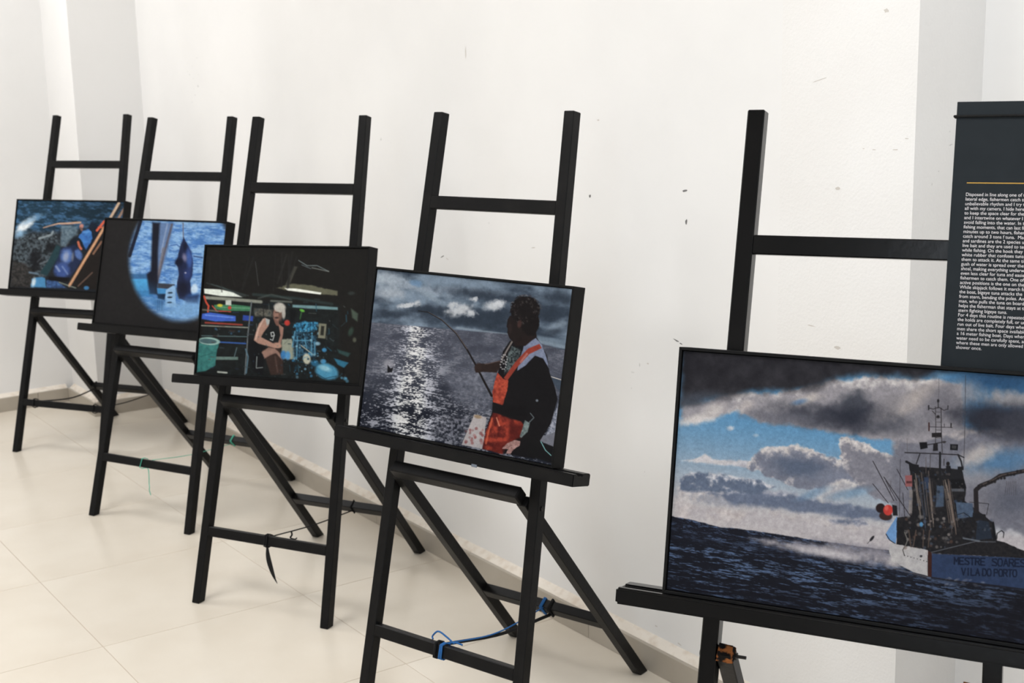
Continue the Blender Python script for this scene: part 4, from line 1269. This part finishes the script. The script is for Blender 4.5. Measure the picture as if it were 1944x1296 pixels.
    for q in range(14):
        p.ell(575 + q * 16, 728 - q * 6.2 + (q % 3) * 5 - 5, 7, 7, (34, 31, 33), 0, .4, .9)
    p.poly([(545, 860), (610, 868), (612, 890), (545, 890)], (32, 32, 36), .8)
    p.line([(530, 806), (625, 814), (615, 870)], 1.2, (40, 40, 44), .6)
    p.line([(668, 990), (668, 965), (690, 950), (702, 960), (700, 985)], 1.8, (30, 30, 34), .6)
    p.poly([(640, 905), (652, 905), (668, 1000), (650, 1000)], (24, 26, 30), .8)
    for k in range(6):
        p.line([(715 + 9 * k, 700), (705 + 11 * k, 770)], .8, (60, 50, 52), .6, .6)
    # wheelhouse frame, lights and mast
    p.line([(205, 556), (330, 560), (470, 566), (500, 580)], 2.2, (42, 40, 44), .6)
    p.line([(280, 560), (262, 612)], 2.2, (42, 40, 44), .6)
    p.line([(470, 566), (486, 600), (494, 640)], 3.2, (40, 38, 42), .6)
    p.line([(380, 556), (380, 720)], 4.2, (34, 34, 38), .7)
    p.line([(332, 560), (330, 640)], 1.2, (70, 66, 68), .6)
    p.line([(310, 580), (310, 660)], 1, (90, 80, 78), .6)
    p.line([(212, 602), (250, 622)], 4.6, (32, 32, 36), .7)
    p.poly([(225, 610), (275, 618), (272, 660), (230, 650)], (30, 30, 34), .8)
    p.poly([(206, 672), (240, 670), (242, 728), (208, 728)], (150, 88, 90), .9)
    p.poly([(212, 700), (240, 700), (240, 712), (212, 712)], (90, 50, 52), .9)
    p.ell(420, 612, 9, 11, (34, 30, 30), 0, .3)
    p.poly([(410, 622), (432, 622), (440, 660), (410, 656)], (30, 30, 34), .8)
    p.poly([(436, 640), (490, 645), (492, 690), (430, 690)], (34, 34, 38), .9)
    p.poly([(468, 626), (496, 626), (496, 642), (468, 642)], (30, 30, 34), .6)
    p.line([(400, 588), (400, 620)], 1.6, (50, 48, 50), .6)
    p.poly([(276, 504), (314, 502), (318, 532), (282, 540)], (24, 24, 28), .7)
    p.poly([(430, 512), (470, 514), (468, 544), (430, 542)], (24, 24, 28), .7)
    p.poly([(438, 518), (462, 520), (460, 536), (438, 534)], (60, 60, 64), .8)
    p.line([(356, 325), (358, 420), (356, 545)], 1.4, (58, 54, 58), .6)
    p.line([(384, 330), (386, 450), (391, 556)], 1.6, (52, 48, 52), .6)
    for y in (350, 378, 400, 440, 480):
        p.line([(356, y), (386, y + 2)], .9, (70, 66, 68), .5)
    p.ell(369, 294, 6, 9, (40, 38, 42), 0, .3)
    p.line([(369, 300), (369, 330)], 1.8, (48, 46, 50), .6)
    p.line([(322, 330), (345, 336), (372, 326), (398, 342), (418, 334)], 1.5, (50, 46, 50), .6)
    p.line([(322, 318), (322, 338)], 2.6, (44, 42, 46), .6)
    p.line([(418, 318), (418, 336)], 1.8, (50, 48, 52), .6)
    p.line([(340, 345), (356, 362)], 1.4, (56, 52, 54), .6)
    p.ell(369, 374, 8, 8, (40, 38, 40), 0, .4)
    p.line([(322, 425), (440, 428)], 1.3, (54, 50, 54), .6)
    p.line([(324, 406), (324, 444)], 3, (70, 44, 44), .6)
    p.line([(400, 410), (400, 426)], 1.2, (54, 50, 54), .6)
    p.line([(434, 408), (434, 428)], 2.6, (50, 46, 50), .6)
    p.poly([(338, 456), (386, 454), (386, 478), (338, 478)], (36, 32, 34), .7)
    p.line([(318, 516), (408, 500)], 1.8, (44, 42, 46), .6)
    p.poly([(346, 510), (368, 508), (370, 546), (344, 548)], (36, 34, 38), .7)
    p.ell(400, 502, 8, 6, (60, 56, 58), 0, .4)
    # buoys at the bow
    p.ell(110, 878, 33, 22, (62, 42, 40), 6, .15)
    p.ell(84, 838, 24, 24, (44, 32, 34), 0, .15)
    p.ell(122, 848, 24, 27, (206, 58, 52), 0, .15)
    p.ell(114, 838, 9, 11, (232, 112, 98), 0, .6, .7)
    p.poly([(142, 820), (166, 826), (170, 876), (146, 876)], (34, 32, 36), 1)
    return p

def build_print(p, w, h, y, z0, parent):
    nx, ny = p.nx, p.ny
    co = np.empty((ny, nx, 3), np.float32)
    co[..., 0] = np.linspace(-w / 2, w / 2, nx)[None, :]
    co[..., 1] = y
    co[..., 2] = (z0 + h - np.linspace(0, h, ny))[:, None]
    a = (np.arange(ny - 1)[:, None] * nx + np.arange(nx - 1)[None, :]).ravel()
    q = np.stack([a, a + nx, a + nx + 1, a + 1], 1).astype(np.int32)
    me = bpy.data.meshes.new('print')
    me.vertices.add(nx * ny)
    me.vertices.foreach_set('co', co.ravel())
    me.loops.add(q.size)
    me.loops.foreach_set('vertex_index', q.ravel())
    me.polygons.add(len(q))
    me.polygons.foreach_set('loop_start', np.arange(0, q.size, 4, dtype=np.int32))
    me.polygons.foreach_set('loop_total', np.full(len(q), 4, np.int32))
    me.update(calc_edges=True)
    allp = np.arange(len(p.X))
    gr = p.rough(allp, 1.7 * p.gs, 91) * .13 + p.rough(allp, 5.5 * p.gs, 92) * .16
    lum = p.C.mean(1, keepdims=True)
    c = np.clip((lum + (p.C - lum) * .88) * (1 + gr[:, None]), 0, 255) / 255.0
    lin = np.where(c <= 0.04045, c / 12.92, ((c + 0.055) / 1.055) ** 2.4)
    lin = np.maximum(lin * PRINT_GAIN * p.gain - 0.0015, 0.0008)
    at = me.attributes.new('ink', 'FLOAT_COLOR', 'POINT')
    at.data.foreach_set('color', np.concatenate([lin, np.ones((len(lin), 1))], 1).astype(np.float32).ravel())
    me.materials.append(M['print'])
    o = bpy.data.objects.new('print', me)
    COL.objects.link(o)
    o.parent = parent
    return o
PRINT_GAIN = 0.80

PL = ['framed photograph of fishermen in blue hauling a catch beside white foam',
      'framed photograph of a tuna on a hook seen through a dark round porthole',
      'framed photograph of a man in a black vest seated in a dim engine room',
      'framed photograph of a man in orange overalls holding a bent fishing rod',
      'framed photograph of a fishing boat at sea under heavy clouds']

def easel_axes(k):
    x, y, r, t = EAS[k][:4]
    R = Vector((math.cos(r), -math.sin(r), 0))
    B = Vector((math.sin(r), math.cos(r), 0))
    V = B * math.sin(t) + Vector((0, 0, math.cos(t)))
    N = B * math.cos(t) - Vector((0, 0, math.sin(t)))
    return Vector((x, y, 0)), R, N, V

def make_photo(k, pic):
    x, y, r, t, dv, bx, br, yb, sh = EAS[k]
    O, R, N, V = easel_axes(k)
    e = empty('framed_photograph', PL[k], 'photograph', 'framed photographs on the easels')
    gap = 0.0008 if k != 4 else 0.0102          # the text panel stands between this frame and the easel
    m = Matrix((R, N, V)).transposed() @ Matrix.Rotation(br, 3, 'Y')
    m = m.to_4x4()
    m.translation = O + R * bx + V * (VT + dv + 0.0004 - bx * math.sin(br)) - N * gap
    e.matrix_world = m
    lip, d = 0.0048, BT - 0.0005
    hw = BW / 2
    for name, q in (('frame_bar', [(-hw, 0), (hw, 0), (hw - lip, lip), (-hw + lip, lip)]), ('frame_bar', [(-hw, BH), (hw, BH), (hw - lip, BH - lip), (-hw + lip, BH - lip)]),
                    ('frame_bar', [(-hw, 0), (-hw, BH), (-hw + lip, BH - lip), (-hw + lip, lip)]), ('frame_bar', [(hw, 0), (hw, BH), (hw - lip, BH - lip), (hw - lip, lip)])):
        bm = bmesh.new()
        hexa(bm, [(a, -d, b) for a, b in q] + [(a, 0, b) for a, b in q])
        finish(name, bm, 'frame', e, 0.0005)
    box_obj('backing', (-hw + lip, hw - lip, -d + 0.012, -0.004, lip, BH - lip), 'gap', e)
    g = 0.0015
    box_obj('mount', (-hw + lip + g, hw - lip - g, -d + 0.0045, -d + 0.012, lip + g, BH - lip - g), 'gap', e)
    build_print(pic(), BW - 2 * (lip + g), BH - 2 * (lip + g), -d + 0.0042, lip + g, e)
    return e
for k, f in enumerate((pic_net, pic_porthole, pic_engine, pic_fisher, pic_boat)):
    make_photo(k, f)

# ------------------------------------------------------------------ text panel standing behind the boat photograph
TEXT = """Disposed in line along one of the
lateral edge, fishermen catch tuna
unbelievable rhythm and I try to
all with my camera. I hide here and
to keep the space clear for the
and I intertwine on whatever I can
avoid falling into the water. In the
fishing moments, that can last from
minutes up to two hours, fishermen
catch around 3 tons f tuna.  Mackerel
and sardines are the 2 species used
live bait and they are used to tempt
while fishing. On the hook they use
white rubber that confuses tuna in
them to attack it. At the same time
gush of water is spread over the
shoal, making everything underwater
even less clear for tuna and easier
fishermen to catch them. One of the
active positions is the one on the
While skipjack follows it march further
the boat, bigeye tuna attacks the
from stern, bending the poles. And
man, who pulls the tuna on board,
helps the fisherman that stays at the
stern fighting bigeye tuna.
For 4 days this routine is repeated,
the holds are completely full, or until
run out of live bait. Four days where
men share the short space available
a 16 meter fishing boat. Days where
water need to be carefully spent, and
where these men are only allowed to
shower once."""

def make_panel():
    O, R, N, V = easel_axes(4)
    dv = EAS[4][4]
    e = empty('text_panel', 'charcoal text panel with white writing tied to the glossy easel behind the boat photograph', 'panel')
    x0, x1 = 0.1258 * S, 0.4200 * S
    xm = (x0 + x1) / 2
    m = Matrix((R, N, V)).transposed().to_4x4()
    zb = VT + dv + 0.003
    m.translation = O + R * xm + V * zb - N * 0.0042
    e.matrix_world = m
    top = 1.6175 * S - zb
    th = 0.0055
    hw = (x1 - x0) / 2
    board = box_obj('board', (-hw, hw, -th, 0, 0, top), 'panel', e, 0.0004)
    # gold rule
    zr = 1.4853 * S - zb
    box_obj('gold_rule', (0.1485 * S - xm, 0.400 * S - xm, -th - 0.0004, -th + 0.0002, zr - 0.0006, zr + 0.0006), 'gold', board)
    # cord round the top of the panel and the easel leg
    zc = 1.5935 * S - zb
    bm = bmesh.new()
    tube(bm, [(-hw - .0025, -th - .0018, zc), (hw + .0025, -th - .0018, zc + .001), (hw + .0025, .0021, zc + .001), (-hw - .0025, .0021, zc), (-hw - .0025, -th - .0018, zc)], .0019, 6)
    finish('tie_cord', bm, 'black_cord', e, smooth=True)
    # lettering
    lines = TEXT.split('\n')
    z_top, z_bot = 1.4696 * S - zb, 1.2153 * S - zb
    pitch = (z_top - z_bot) / (len(lines) - 0.30)
    for i, s in enumerate(lines):
        cu = bpy.data.curves.new('text_line', 'FONT')
        cu.body = s
        cu.size = pitch * 1.02
        cu.resolution_u = 3
        cu.fill_mode = 'FRONT'
        to = bpy.data.objects.new('tmp', cu)
        COL.objects.link(to)
        me = bpy.data.meshes.new_from_object(to.evaluated_get(bpy.context.evaluated_depsgraph_get()))
        bpy.data.objects.remove(to)
        n = len(me.vertices)
        co = np.empty(n * 3, np.float32)
        me.vertices.foreach_get('co', co)
        co = co.reshape(-1, 3)
        k = 0.945
        out = np.stack([0.1478 * S - xm + co[:, 0] * k, np.full(n, -th - 0.00035), z_top - pitch * (i + 0.74) + co[:, 1]], 1).astype(np.float32)
        me.vertices.foreach_set('co', out.ravel())
        me.update()
        me.materials.clear()
        me.materials.append(M['letter'])
        o = bpy.data.objects.new('text_line', me)
        COL.objects.link(o)
        o.parent = board
    return e
make_panel()
